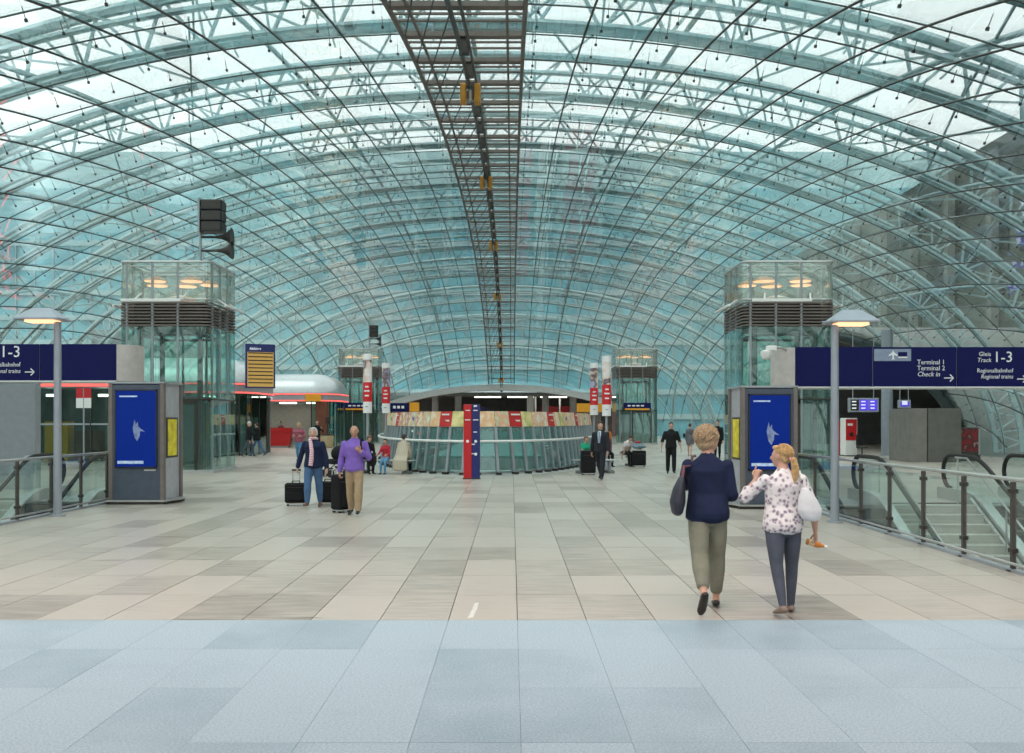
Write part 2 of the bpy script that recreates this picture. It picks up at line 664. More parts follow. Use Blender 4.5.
def chain_x(y, d):
    hw = DB * math.sqrt(max(1 - ((y - YC) / da(y)) ** 2, 0))
    pts = []
    for i in range(81):
        th = -math.pi / 2 + math.pi * i / 80
        x = hw * math.sin(th) * .9999
        p = dome_p(x, y)
        pts.append(None if in_portal(x, y, p.z) else dome_p(x, y, d))
    return runs(pts)


for x in XK[1:-1]:
    if abs(x) < .01:
        continue
    mb = MB()
    for c in chain_y(x, -.02):
        mb.tube(c, .024, 5)
    if mb.v:
        mb.build('glazing_bar', mt['bar'], ceiling)
for y in YJ:
    mb = MB()
    for c in chain_x(y, -.01):
        mb.tube(c, .017, 4)
    if mb.v:
        mb.build('cross_bar', mt['bar'], ceiling)
# point fixings under the panes
cl = MB()
for y in YJ[:24]:
    for x in XK[1:-1]:
        for yy in (y - .35, y + .95):
            if okp(x, yy) is None or abs(x) < .1:
                continue
            a, b = dome_p(x + (.25 if x > 0 else -.25), yy, -.01), dome_p(x + (.25 if x > 0 else -.25), yy, -.20)
            cl.tube([a, b], [.008, .008], 4)
            cl.tube([b, b + (b - a).normalized() * .05], .030, 5)
tag(cl.build('pane_fixings', mt['bar'], ceiling), kind='stuff')
# outer steel arches
for k, y in enumerate(YJ):
    mb = MB()
    if k % 3 == 0:
        lo, hi = chain_x(y, .75), chain_x(y, 2.0)
        for c in lo:
            mb.tube(c, .12, 6)
        for c in hi:
            mb.tube(c, .14, 6)
        for c1, c2 in zip(lo, hi):
            for i in range(0, min(len(c1), len(c2)) - 2, 2):
                mb.tube([c1[i], c2[i + 1]], .05, 4)
                mb.tube([c2[i + 1], c1[i + 2]], .05, 4)
                mb.tube([c1[i], c2[i]], .04, 4)
    else:
        for c in chain_x(y + 1.3 if y < 96 else y, .55):
            mb.tube(c, .075, 5)
            for i in range(0, len(c), 3):
                mb.tube([c[i], c[i] - (c[i] - Vector((X0, c[i].y, 0))).normalized() * .5], .03, 4)
    if mb.v:
        mb.build('truss_arch', mt['truss'], ceiling)
for i in range(3, len(XK) - 3, 4):
    mb = MB()
    for c in chain_y(XK[i], 1.1):
        mb.tube(c, .07, 5)
    if mb.v:
        mb.build('purlin', mt['truss'], ceiling)
br = MB()
for a in range(2, len(XK) - 4, 2):
    for b in range(0, len(YJ) - 4, 3):
        if (a + b) % 4 == 0:
            continue
        for (xa, ya, xb, yb) in ((XK[a], YJ[b], XK[a + 2], YJ[b + 3]), (XK[a + 2], YJ[b], XK[a], YJ[b + 3])):
            if okp(xa, ya) is None or okp(xb, yb) is None:
                continue
            br.tube([dome_p(xa, ya, 1.5), dome_p(xb, yb, .9)], .035, 4)
tag(br.build('bracing_rods', mt['truss'], ceiling), kind='stuff')
# portal frames
for sgn in (1,):
    pts = []
    for i in range(41):
        a = math.pi * i / 40
        y, z = PYC - PHW * math.cos(a), PHT * math.sin(a)
        x = DB * math.sqrt(max(1 - (z / DH) ** 2 - ((y - YC) / da(y)) ** 2, 0))
        pts.append((sgn * x + X0, y, z))
    MB().tube(pts, .30, 10).build('portal_frame', M('dark_green_frame', (.03, .05, .05), .4, .3), ceiling, True)
# maintenance gantry along the crown
gantry = MB()
GYS = [YJ[0] + (98 - YJ[0]) * i / 70 for i in range(71)]
for sx in (-1.3, 1.3):
    MB().tube([dome_p(sx, y, -.09) for y in GYS], .055, 6).build('gantry_edge_rail', mt['gantry'], ceiling)
for sx in (-.95, .95):
    MB().tube([dome_p(sx, y, -.05) for y in GYS], .04, 4).build('gantry_inner_rail', mt['gantry'], ceiling)
for y in YJ:
    p = dome_p(0, y, -.06)
    MB().box(-1.3, 1.3, -.10, .10, -.05, .05).build('gantry_rung', mt['gantry'], ceiling, loc=p)
    for dy in (.75, 1.35):
        if y + dy < 98:
            p = dome_p(0, y + dy, -.04)
            MB().tube([(-1.3, 0, 0), (1.3, 0, 0)], .03, 5).build('gantry_crossbar', mt['gantry'], ceiling, loc=p)
MB().tube([dome_p(-.05, y, -.42) for y in GYS], .05, 5).build('gantry_track', mt['steel_dark'], ceiling)
MB().tube([dome_p(.13, y, -.30) for y in GYS], .035, 5).build('gantry_track', mt['steel_dark'], ceiling)
for y in YJ[5:]:
    p = dome_p(0, y, -.25)
    MB().box(-.10, .12, -.06, .06, -.22, .2).build('track_hanger', mt['steel_dark'], ceiling, loc=p)
for k, y in enumerate(YJ):
    if y > 15:
        MB().tube([dome_p(-.05, max(y - 9, 7.9), -.42), dome_p(-1.28, y, -.1)], .017, 4).build('stay_cable', mt['black'], ceiling)

# hanging lamps on the gantry track
for k, y in enumerate((24.6, 39.8, 56.0, 71.6, 86.5, 95.5)):
    p = dome_p(-.02, y, -.45)
    o = thing('gantry_lamp', 'amber lamp under the ceiling gantry, ' + ['nearest to the viewer', 'second along the track', 'third along the track', 'fourth along the track', 'fifth along the track', 'last above the far gallery'][k], 'lamp', p, group='lamps under the crown gantry')
    MB().bbox(-.26, -.10, -.16, .16, -.42, .06, .03).build('lamp_body', mt['amber'], o)
    MB().bbox(.10, .26, -.16, .16, -.42, .06, .03).build('lamp_body', mt['amber'], o)
    MB().box(-.12, .12, -.1, .1, -.02, .10).build('bracket', mt['steel_dark'], o)
    MB().cyl(0, 0, -.36, -.1, .09, 10).build('lens', mt['steel'], o)

# ------------------------------------------------------------------ world outside
ground = MB().box(-160, 160, -60, 260, -6.4, -6.2).build('ground', M('outside_ground', (.20, .22, .21), .9, var=.2, scale=.2))
tag(ground, 'dull grey ground outside around the glass hall', 'ground', kind='structure')
fac = M('outside_facade', (.13, .17, .18), .6, var=.25, scale=.15)
facb = M('blue_green_glazed_facade', (.11, .37, .44), .25, var=.3, scale=.25)
facr = M('olive_grey_facade', (.085, .10, .088), .6, var=.35, scale=.12)  # olive tone stands in for the floor mirrored in the dome glass
facp = M('dull_stone_pier', (.19, .205, .19), .8, var=.2, scale=.3)
for nm, sgn in (('wall_left', -1), ('wall_right', 1)):
    w = thing(nm, 'long grey flank of the building outside the glass, ' + ('beyond the left escalators' if sgn < 0 else 'beyond the right escalators, its panels standing in for reflections'), 'wall', (X0 + sgn * 40, 0, -6.2), kind='structure')
    wb = MB()
    if sgn < 0:
        wb.box(-1, 1, -20, 66, 0, 18).box(-1, 1, 66, 96, 0, 12).box(-1, 1, 96, 150, 0, 17)
    else:
        wb.box(-1, 1, -20, 150, 0, 30)
    wb.build('facade', fac if sgn < 0 else facr, w)
    for k in range(22):
        y = -14 + 7.4 * k
        MB().box(-sgn * 1.5 - .3, -sgn * 1.5 + .3, y - .4, y + .4, 0, 12 if sgn < 0 else 29).build('pier', mt['concrete'] if sgn < 0 else facp, w)
    if sgn > 0:
        for k in range(30):
            for r in range(5):
                if R.random() < .5:
                    y, z = -10 + 5.2 * k, 8 + 4.2 * r
                    MB().box(-1.12, -.98, y, y + R.uniform(2, 4.6), z, z + R.uniform(1.2, 2.6)).build('reflection_panel', mt['black'], w)  # dark panels imitate signs reflected in the dome glass
w = thing('wall_far', 'blue green glazed office front beyond the far end of the dome', 'wall', (X0, 128, -6.2), kind='structure')
MB().box(-70, 70, 0, 2, 0, 33).build('facade', facb, w)
MB().box(-70, 70, .3, 2, 33, 39).build('upper_facade_fade', M('pale_teal_facade', (.22, .46, .51), .3, var=.25, scale=.2), w)  # paler colour added to soften the facade's edge against the bright sky
MB().box(-70, 70, .8, 2, 39, 44).build('roof_fade', M('pale_roof_fade', (.42, .60, .62), .35, var=.2, scale=.2), w)  # palest band, facade colour fading into the sky's brightness
for k in range(10):
    MB().box(-70, 70, -.25, 0, 1.5 + 3.3 * k, 2.2 + 3.3 * k).build('floor_band', mt['truss'], w)
for k in range(57):
    MB().box(-70 + 2.5 * k - .06, -70 + 2.5 * k + .06, -.2, 0, 0, 33).build('mullion', mt['steel_grey'], w)

# ------------------------------------------------------------------ side halls behind the portals
for nm, sgn in (('wall_side_hall', 1),):
    w = thing(nm, 'dark passage lined with concrete behind the ' + ('left' if sgn < 0 else 'right') + ' portal arch', 'passage', (X0 + sgn * 22, PYC, 0), kind='structure')
    prof = []
    for i in range(31):
        a_ = math.pi * i / 30
        y, z = -(PHW + .15) * math.cos(a_), (PHT + .1) * math.sin(a_)
        x = DB * math.sqrt(max(1 - (z / DH) ** 2 - ((y + PYC - YC) / 50.3) ** 2, 0))
        prof.append((sgn * (x + .1) - sgn * 22, y, z))
    q = MB()
    q.rings([prof, [(sgn * 12, y, z) for x, y, z in prof]], False, closed=False)
    q.rings([[(sgn * 12.3, y * 1.06, z * 1.06) for x, y, z in prof], [(x, y * 1.06, z * 1.06) for x, y, z in prof]], False, closed=False)
    q.box(min(11.5 * sgn, 12 * sgn), max(11.5 * sgn, 12 * sgn), -11.5, 11.5, 0, 7.2)
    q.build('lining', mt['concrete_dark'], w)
    for k in range(4):
        MB().box(sgn * 5 - .15, sgn * 5 + .15, -3.0 + 1.7 * k, -2.2 + 1.7 * k, 5.3, 5.36).build('ceiling_light', mt['ceil_light'], w)

# entrance hall above and behind the viewer, unseen, added to shade the granite
hall = thing('ceiling_entrance_shade', 'flat grey ceiling of the entrance hall behind the viewer, unseen, added to shade the granite', 'ceiling', (X0, 0, 0), kind='structure')
MB().box(-17, 17, -14, 3.0, 5.4, 5.7).build('slab', mt['white'], hall)
MB().box(-17, 17, -14.3, -14, -.1, 5.6).build('back_wall', mt['concrete'], hall)
for k in range(6):
    MB().box(-13 + 5 * k, -11.4 + 5 * k, -6, -5.6, 5.34, 5.4).build('ceiling_light', mt['ceil_light'], hall)  # unseen lights, added along with the slab

# ------------------------------------------------------------------ far gallery under the dome edge
fg = thing('wall_far_gallery', 'grey curved gallery beam and lit hall under the far dome edge', 'gallery', (X0, 96, 0), kind='structure')
top, bot, top2, bot2 = [], [], [], []
for i in range(33):
    x = -14.5 + 29 * i / 32
    zt = 5.35 * math.sqrt(max(1 - (x / 14.6) ** 2, 0)) + .05
    yy = YC + 50.3 * math.sqrt(max(1 - (x / DB) ** 2 - (zt / DH) ** 2, 0)) - 96
    zb = max(zt - .6, 0) if zt > .6 else 0
    top.append((x, yy - .4, zt)); bot.append((x, yy - .4, zb))
    top2.append((x, yy + 1.2, zt)); bot2.append((x, yy + 1.2, zb))
g = MB()
nn_ = len(top)
g.add(top + bot + top2 + bot2,
      [(i, i + 1, nn_ + i + 1, nn_ + i) for i in range(nn_ - 1)] + [(2 * nn_ + i, 2 * nn_ + i + 1, i + 1, i) for i in range(nn_ - 1)] +
      [(nn_ + i, nn_ + i + 1, 3 * nn_ + i + 1, 3 * nn_ + i) for i in range(nn_ - 1)] + [(3 * nn_ + i, 3 * nn_ + i + 1, 2 * nn_ + i + 1, 2 * nn_ + i) for i in range(nn_ - 1)])
g.build('arched_beam', M('pale_grey_beam', (.62, .64, .65), .6), fg, True)
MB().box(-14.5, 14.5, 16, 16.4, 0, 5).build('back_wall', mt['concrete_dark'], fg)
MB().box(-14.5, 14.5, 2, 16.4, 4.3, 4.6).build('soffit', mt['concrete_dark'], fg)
for k, x in enumerate((-7.0, -4.6, 3.0, 4.6, 7.5)):
    MB().cyl(x, 5, 0, 4.4, .35, 14).build('column', mt['white'] if k in (2,) else mt['concrete'], fg, True)
for x in (-1.5, 2.0, 5.5):
    MB().box(x - 1.4, x + 1.4, 6, 6.5, 4.18, 4.28).build('ceiling_light', mt['ceil_light'], fg)
for x, m_, hh in ((-9, 'concrete', 2.8), (-2.6, 'blue', 3.2), (1.2, 'red', 2.6), (5.2, 'red', 3.3), (7.2, 'red', 3.3), (10, 'concrete', 3)):
    MB().box(x - .9, x + .9, 10, 10.6, 0, hh).build('shop_panel', mt[m_], fg)
for x in (3.6, 4.8, 6.2):
    MB().box(x - .08, x + .08, 7.0, 7.2, 0, 4.3).build('mullion', mt['white'], fg)
# ------------------------------------------------------------------ lettering
def text(s, size, mat, parent, loc, rot=(math.pi / 2, 0, 0), align='LEFT', name='lettering', sx=1.0, shear=0.0):
    cu = bpy.data.curves.new('lettering', 'FONT')
    cu.body = s
    cu.size = size
    cu.align_x = align
    cu.shear = shear
    cu.extrude = .002
    cu.resolution_u = 2
    tmp = bpy.data.objects.new('lettering_tmp', cu)
    COL.objects.link(tmp)
    dg = bpy.context.evaluated_depsgraph_get()
    me = bpy.data.meshes.new_from_object(tmp.evaluated_get(dg))
    bpy.data.objects.remove(tmp)
    me.materials.clear()
    me.materials.append(mat)
    me.name = name
    o = inst(name, me, parent, loc, rot)
    o.scale = (sx, 1, 1)
    return o


def arrow(parent, x, y, z, w, mat, name='arrow'):
    """right-pointing thin arrow on a plane facing the viewer"""
    m = MB()
    t = w * .055
    m.box(x, x + w, y - .004, y, z - t, z + t)
    for s in (-1, 1):
        a = Vector((x + w, y, z))
        b = Vector((x + w * .62, y, z + s * w * .36))
        d = (b - a).normalized()
        nrm = Vector((-d.z, 0, d.x)) * t
        m.extrude([a + nrm, b + nrm, b - nrm, a - nrm], (0, -.004, 0))
    return m.build(name, mat, parent)


# ------------------------------------------------------------------ glass railings along the stair openings
def railing(name, label, X, y0, y1, ph, sp, inner):
    t = thing(name, label, 'railing', (X, 0, 0), group='glass railings beside the escalators')
    ys = []
    y = ph
    while y > y0:
        y -= sp
    y += sp
    while y <= y1 + .01:
        ys.append(y)
        y += sp
    for y in ys:
        p = MB().bbox(-.022, .022, y - .035, y + .035, 0.0, 1.03, .006).build('post', mt['post'], t)
        MB().box(-.05, .05, y - .05, y + .05, 0, .02).build('foot_plate', mt['steel'], p)
        for z in (.22, .9):
            MB().box(-.035, .035, y - .05, y + .05, z, z + .05).build('clamp', mt['steel_dark'], p)
    for a, b in zip(ys[:-1], ys[1:]):
        MB().box(-.006, .006, a + .06, b - .06, .12, .98).build('glass_pane', mt['glass_rail'], t)
    MB().tube([(0, ys[0] - .1, 1.06), (0, ys[-1] + .1, 1.06)], .024, 10).build('handrail', mt['steel'], t, True)
    MB().tube([(-inner * .045, ys[0] - .1, .10), (-inner * .045, ys[-1] + .1, .10)], .018, 8).build('lower_rail', mt['steel'], t, True)
    MB().box(-.05, .05, ys[0] - .1, ys[-1] + .1, -.02, .035).build('base_channel', mt['steel_grey'], t)
    return t


railing('glass_railing', 'glass railing with dark posts beside the escalators, near the two women', RAIL_R, 4.0, 20.9, 11.02, 1.2, 1)
railing('glass_railing', 'glass railing with dark posts running up to the blue screen totem on the left', RAIL_L, 4.0, 20.3, 16.5, 1.22, -1)


# ------------------------------------------------------------------ escalators and stairs
def escalator(name, label, xc, yt, hw=.68):
    """top at yt, running down towards the viewer"""
    t = thing(name, label, 'escalator', (xc, yt, 0), group='escalators down to the platforms')
    tan = .53
    run = 8.6

    def hz(y):                                        # handrail height along y (0 = start of slope)
        return .97 if y > .35 else (.97 - tan * (-y) if y < -.35 else .97 - tan * (.35 - y) ** 2 / 1.4)
    path = []
    for i in range(9):                                # newel curve
        a = -math.pi / 2 + math.pi * i / 8
        path.append((1.25 + .36 * math.cos(a), .61 + .36 * math.sin(a)))
    path += [(.9, .97), (.5, hz(.5)), (.2, hz(.2)), (-.05, hz(-.05)), (-.35, hz(-.35)), (-run, hz(-run))]
    for sx in (-hw, hw):
        h = MB().tube([(sx, y, z) for y, z in path], .045, 8).build('handrail', mt['rubber'], t, True)
        edge = [(y, z - .03) for y, z in path[4:]]
        low = [(y, z - .72) for y, z in reversed(edge[1:])] + [(1.6, .25)]
        MB().extrude([(sx - .008, y, z) for y, z in edge + low], (.016, 0, 0)).build('glass_balustrade', mt['glass_rail'], t)
        # steel deck under the glass
        dk = [(1.7, .0), (1.7, .25), (.5, .25), (.05, .2), (-.35, hz(-.35) - .74), (-run, hz(-run) - .74), (-run, hz(-run) - 1.45), (-.1, -.5), (.5, -.45), (1.7, -.05)]
        MB().extrude([(sx - .10, y, z) for y, z in dk], (.20, 0, 0)).build('side_deck', mt['steel'], t)
    MB().box(-hw + .1, hw - .1, .1, 1.75, -.05, .012).build('comb_plate', mt['steel'], t)
    me = MB().box(-hw + .11, hw - .11, -.2, .2, -.21, 0).mesh('step', mt['steel_dark'])
    for k in range(15):
        y = -.2 - .4 * k
        inst('step', me, t, (0, y, -max(0, -y - .2) * tan - .02))
    return t


escalator('escalator', 'escalator right behind the railing near the two women', 6.85, 19.55)
escalator('escalator', 'escalator at the right picture edge beyond the stone stairs', 10.35, 19.9)
escalator('escalator', 'escalator behind the railing next to the left blue screen totem', -9.65, 20.55)
escalator('escalator', 'escalator at the left picture edge beneath the platform sign', -13.15, 20.9)


def stairs(name, label, x0, x1, yt):
    t = thing(name, label, 'stairs', ((x0 + x1) / 2, yt, 0), group='stone stairs to the platforms')
    w = (x1 - x0) / 2
    me = MB().box(-w, w, -.33, 0, -.165, 0).box(-w, w, -.33, -.29, -.0, .004, 1).mesh('step', [M('stair_stone', (.42, .40, .36), .6), M('pale_nosing', (.72, .71, .66), .5)])
    for k in range(26):
        inst('step', me, t, (0, -.3 * k, -.165 * (k + 1) + .165))
    for s in (-1, 1):
        MB().extrude([(s * w, 0, .0), (s * w, 0, .14), (s * w, -7.8, -4.15), (s * w, -7.8, -4.5)], (.06 * s, 0, 0)).build('stringer', mt['steel'], t)
        MB().tube([(s * (w - .05), .5, .95), (s * (w - .05), 0, .95), (s * (w - .05), -7.8, -3.34)], .022, 8).build('handrail', mt['steel'], t, True)
        for k in range(5):
            y = .4 - 2.0 * k
            zb = min(0, y * .55)
            MB().tube([(s * (w - .05), y, zb - .1), (s * (w - .05), y, zb + .95)], .018, 6).build('handrail_post', mt['steel'], t, True)
    return t


stairs('stone_stairs', 'pale stone stairs descending between the two escalators on the right', 7.72, 9.48, 19.9)
stairs('stone_stairs', 'pale stone stairs descending between the two escalators on the left', -12.28, -10.52, 20.9)


# ------------------------------------------------------------------ street style lamps
def lamp_post(label, X, Y, h, sgn):
    t = thing('lamp_post', label, 'lamp', (X, Y, 0), group='lamp posts at the escalators')
    MB().cyl(0, 0, 0, .03, .13, 16).build('base_plate', mt['steel_grey'], t, True)
    MB().cyl(0, 0, .02, h, .072, 14, .062).build('pole', mt['lampgrey'], t, True)
    hd = MB()
    c = sgn * .27
    # shallow roof-like head over a warm lamp
    rim = [(c - .40, -.28), (c + .40, -.28), (c + .40, .28), (c - .40, .28)]
    top = [(c - .15, -.07), (c + .15, -.07), (c + .15, .07), (c - .15, .07)]
    hd.rings([[(x, y, h + .03) for x, y in rim], [(x, y, h + .055) for x, y in rim], [(x, y, h + .25) for x, y in top]], True)
    hd.build('lamp_head', mt['lampgrey'], t)
    MB().extrude([(-sgn * .06, -.05, h + .04), (-sgn * .22, 0, h + .05), (-sgn * .06, .05, h + .04)], (0, 0, .02)).build('fin', mt['lampgrey'], t)
    MB().bbox(c - .26, c + .26, -.16, .16, h - .01, h + .035, .01).build('lens', mt['warm'], t)
    return t


lamp_post('grey lamp post with glowing head standing by the left railing', PX(51, 17.4) + .12, 17.4, PZ(322, 17.4), -1)
lamp_post('grey lamp post with glowing head standing by the right railing', PX(836, 16.3) - .02, 16.3, PZ(325, 16.3), 1)


# ------------------------------------------------------------------ advertising totems with screens
def totem(label, X0t, X1t, Y, h, side):
    w = X1t - X0t
    t = thing('advertising_totem', label, 'totem', ((X0t + X1t) / 2, Y, 0), group='blue screen totems')
    d = 1.12
    a = w / 2
    MB().bbox(-a - .03, a + .03, -.06, d + .06, 0, .06, .02).build('plinth', mt['steel_dark'], t)
    pts = [(-a - .04, -.10), (a + .04, -.10), (a + (.2 if side > 0 else .04), d * .5), (a + .04, d + .1), (-a - .04, d + .1), (-a - (.2 if side < 0 else .04), d * .5)]
    MB().rings([[(x, y, .055) for x, y in pts], [(x, y, .085) for x, y in pts]], True).build('foot_ring', mt['steel'], t)
    MB().bbox(-a + .07, a - .07, .0, d, .08, h - .03, .02).build('cabinet', M('slate_cabinet', (.075, .095, .13), .45, .2), t)
    for sx in (-1, 1):
        for y in (0, d - .09):
            MB().bbox(sx * a - (.09 if sx > 0 else 0), sx * a + (0 if sx > 0 else .09), y - .015, y + .1, .08, h, .01).build('corner_post', M('taupe_post', (.19, .165, .155), .45, .3), t)
        sp = MB().box(sx * (a - .075), sx * (a - .045), .10, d - .10, .09, h - .02).build('side_panel', M('pale_side_panel', (.44, .45, .49), .45, .2), t)
        po = MB().box(sx * (a - .05), sx * (a - .035), .22, d - .22, .95, 1.80).build('poster_frame', mt['steel_dark'], sp)
    MB().box(-a, a, -.015, d, h - .02, h + .02).build('top_cover', mt['steel_grey'], t)
    for sx in (-1, 1):
        MB().box(sx * (a - .038), sx * (a - .028), .30, d - .30, .99, 1.76).build('poster', M('yellow_poster', (.75, .62, .03), .5, var=.35, scale=5), t)
    sc = MB().box(-a + .17, a - .17, -.03, 0, .78, h - .17).build('screen', mt['screen_blue'], t)
    bz = MB()
    bz.box(-a + .145, -a + .17, -.036, 0, .755, h - .145).box(a - .17, a - .145, -.036, 0, .755, h - .145)
    bz.box(-a + .145, a - .145, -.036, 0, .755, .78).box(-a + .145, a - .145, -.036, 0, h - .17, h - .145)
    bz.build('bezel', mt['black'], t)
    # the picture: a pale leaping shape, a caption bar below and a pale line above
    fig = [(-.03, .36), (.0, .22), (.05, .30), (.06, .18), (.11, .12), (.24, .02), (.11, .04), (.10, -.10), (.04, -.24), (-.03, -.14), (-.06, .0), (-.08, .12)]
    zc = .78 + (h - .95) * .45
    MB().extrude([(x * .8, -.034, zc + z * .75) for x, z in fig], (0, .003, 0)).build('screen_figure', M('dim_pale_print', (.22, .28, .48), .6, var=.4, scale=12), sc)
    MB().box(-a + .2, a - .42, -.034, -.03, .84, .90).build('caption_bar', mt['paleprint'], sc)
    MB().box(-a + .24, a - .55, -.034, -.03, h - .30, h - .27).build('heading_bar', mt['paleprint'], sc)
    MB().box(a - .42, a - .18, -.004, .01, .69, .72).build('print_line', mt['steel'], t)
    return t


totem('slate totem with blue screen standing by the left railing and lamp', -8.36, -7.20, 19.9, 2.52, 1)
totem('slate totem with blue screen behind the blonde woman in floral blouse', 4.50, 5.62, 18.85, 2.40, -1)


# ------------------------------------------------------------------ overhead direction signs
def sign_beam(label, xa, xb, Y, z0, z1, splits, end_sgn):
    t = thing('direction_sign', label, 'sign', ((xa + xb) / 2, Y, 0), group='navy overhead direction signs')
    c = (xa + xb) / 2
    MB().box(xa - c, xb - c, .03, .95, z0, z1).build('housing', mt['steel_grey'], t)
    for a, b in zip(splits[:-1], splits[1:]):
        MB().box(a - c + .012, b - c - .012, 0, .04, z0 - .01, z1 + .01).build('face_panel', mt['blue_sign'], t)
    MB().box(xa - c, xb - c, -.01, .97, z0 - .045, z0 - .012).build('bottom_rail', mt['steel'], t)
    ex = xa - c if end_sgn < 0 else xb - c
    r = []
    for k in range(9):
        a = -math.pi / 2 + math.pi * k / 8
        r.append((ex + end_sgn * (.02 + .38 * math.cos(a)) * 1.0, .48 + .48 * math.sin(a)))
    r = [(ex, .0)] + r + [(ex, .96)]
    MB().rings([[(x, y, z0 - .02) for x, y in r], [(x, y, z1) for x, y in r]], True).build('end_cap', M('pale_end_cap', (.52, .49, .46), .5), t, True)
    return t, c


SY = 21.5
za, zb = PZ(386, SY), PZ(347.5, SY)
xl = PX(795, SY)
t, c = sign_beam('navy overhead sign to terminals and platforms above the right escalators', xl, 15.2, SY, za, zb, [xl, PX(873, SY), PX(957, SY), PX(1045, SY), 15.2], -1)
MB().cyl(15.2 - c - .5, .5, 0, za, .22, 14).build('support_column', mt['steel_grey'], t, True)
MB().box(PX(874, SY) - c, PX(911, SY) - c, -.006, 0, PZ(361, SY), PZ(349, SY)).build('icon_plate', M('grey_icon_plate', (.26, .31, .42), .5), t)
# aeroplane and bus-like pictograms
ax, az = PX(893, SY) - c, PZ(355, SY)
pl = [(0, .11), (.02, .06), (.10, 0), (.10, -.025), (.02, .0), (.015, -.07), (.045, -.10), (-.045, -.10), (-.015, -.07), (-.02, .0), (-.10, -.025), (-.10, 0), (-.02, .06)]
MB().extrude([(ax + x, -.011, az + z) for x, z in pl], (0, .004, 0)).build('aeroplane_icon', mt['white_print'], t)
MB().box(PX(898, SY) - c, PX(907, SY) - c, -.010, -.005, PZ(358, SY), PZ(352, SY)).build('icon_square', mt['blue_sign'], t)
MB().box(PX(898, SY) - c, PX(907, SY) - c, -.012, -.009, PZ(358, SY), PZ(356.6, SY)).build('icon_line', mt['white_print'], t)
for s, py, sh in (('Terminal 1', 364, 0), ('Terminal 2', 370, 0), ('Check in', 376, .2)):
    text(s, .150, mt['white_print'], t, (PX(917, SY) - c, -.006, PZ(py + .3, SY)), sx=.95, shear=sh)
arrow(t, PX(944, SY) - c, -.006, PZ(378, SY), .21, mt['white_print'])
text('Gleis', .135, mt['white_print'], t, (PX(991, SY) - c, -.006, PZ(356, SY)), align='RIGHT')
text('Track', .135, mt['white_print'], t, (PX(991, SY) - c, -.006, PZ(362, SY)), align='RIGHT', shear=.2)
text('1-3', .34, mt['white_print'], t, (PX(1013, SY) - c, -.006, PZ(362, SY)), align='RIGHT')
text('Regionalbahnhof', .135, mt['white_print'], t, (PX(1013, SY) - c, -.006, PZ(372.5, SY)), align='RIGHT', sx=.9)
text('Regional trains', .135, mt['white_print'], t, (PX(1013, SY) - c, -.006, PZ(378.5, SY)), align='RIGHT', sx=.9, shear=.2)
arrow(t, PX(1017, SY) - c, -.006, PZ(379, SY), .21, mt['white_print'])

xr = PX(116.5, SY)
za, zb = PZ(380, SY), PZ(344.5, SY)
t, c = sign_beam('navy overhead sign to tracks one to three above the left escalators', -15.4, xr, SY, za, zb, [-15.4, PX(-60, SY), PX(39, SY), xr], 1)
MB().cyl(-15.4 - c + .5, .5, 0, za, .22, 14).build('support_column', mt['steel_grey'], t, True)
text('1-3', .36, mt['white_print'], t, (PX(21, SY) - c, -.006, PZ(357, SY)), align='RIGHT')
text('Gleis', .14, mt['white_print'], t, (PX(-4, SY) - c, -.006, PZ(351, SY)), align='RIGHT')
text('Track', .14, mt['white_print'], t, (PX(-4, SY) - c, -.006, PZ(357, SY)), align='RIGHT', shear=.2)
text('Regionalbahnhof', .135, mt['white_print'], t, (PX(20.5, SY) - c, -.006, PZ(366.5, SY)), align='RIGHT', sx=.9)
text('Regional trains', .135, mt['white_print'], t, (PX(20.5, SY) - c, -.006, PZ(373, SY)), align='RIGHT', sx=.9, shear=.2)
arrow(t, PX(25, SY) - c, -.006, PZ(372, SY), .21, mt['white_print'])
# grey panelled box below the left sign
t = thing('panel_enclosure', 'plain grey panelled enclosure beneath the left direction sign', 'enclosure', (-14.4, 24.2, 0))
for k in range(4):
    MB().bbox(-2.4 + 1.2 * k + .006, -1.2 + 1.2 * k - .006, 0, .05, 0, 2.85, .01).build('panel', mt['steel_grey'], t)
MB().box(-2.38, 2.38, .05, .3, 0, 2.8).build('core', mt['steel_grey'], t)


# ------------------------------------------------------------------ glass lift towers
def rsq(h, r, seg=4, inset=0.0):
    """outline of a square with rounded corners, half width h"""
    pts = []
    h -= inset
    for q, (cx, cy) in enumerate(((h - r, -h + r), (h - r, h - r), (-h + r, h - r), (-h + r, -h + r))):
        for k in range(seg + 1):
            a = -math.pi / 2 + q * math.pi / 2 + math.pi / 2 * k / seg
            pts.append((cx + r * math.cos(a), cy + r * math.sin(a)))
    return pts


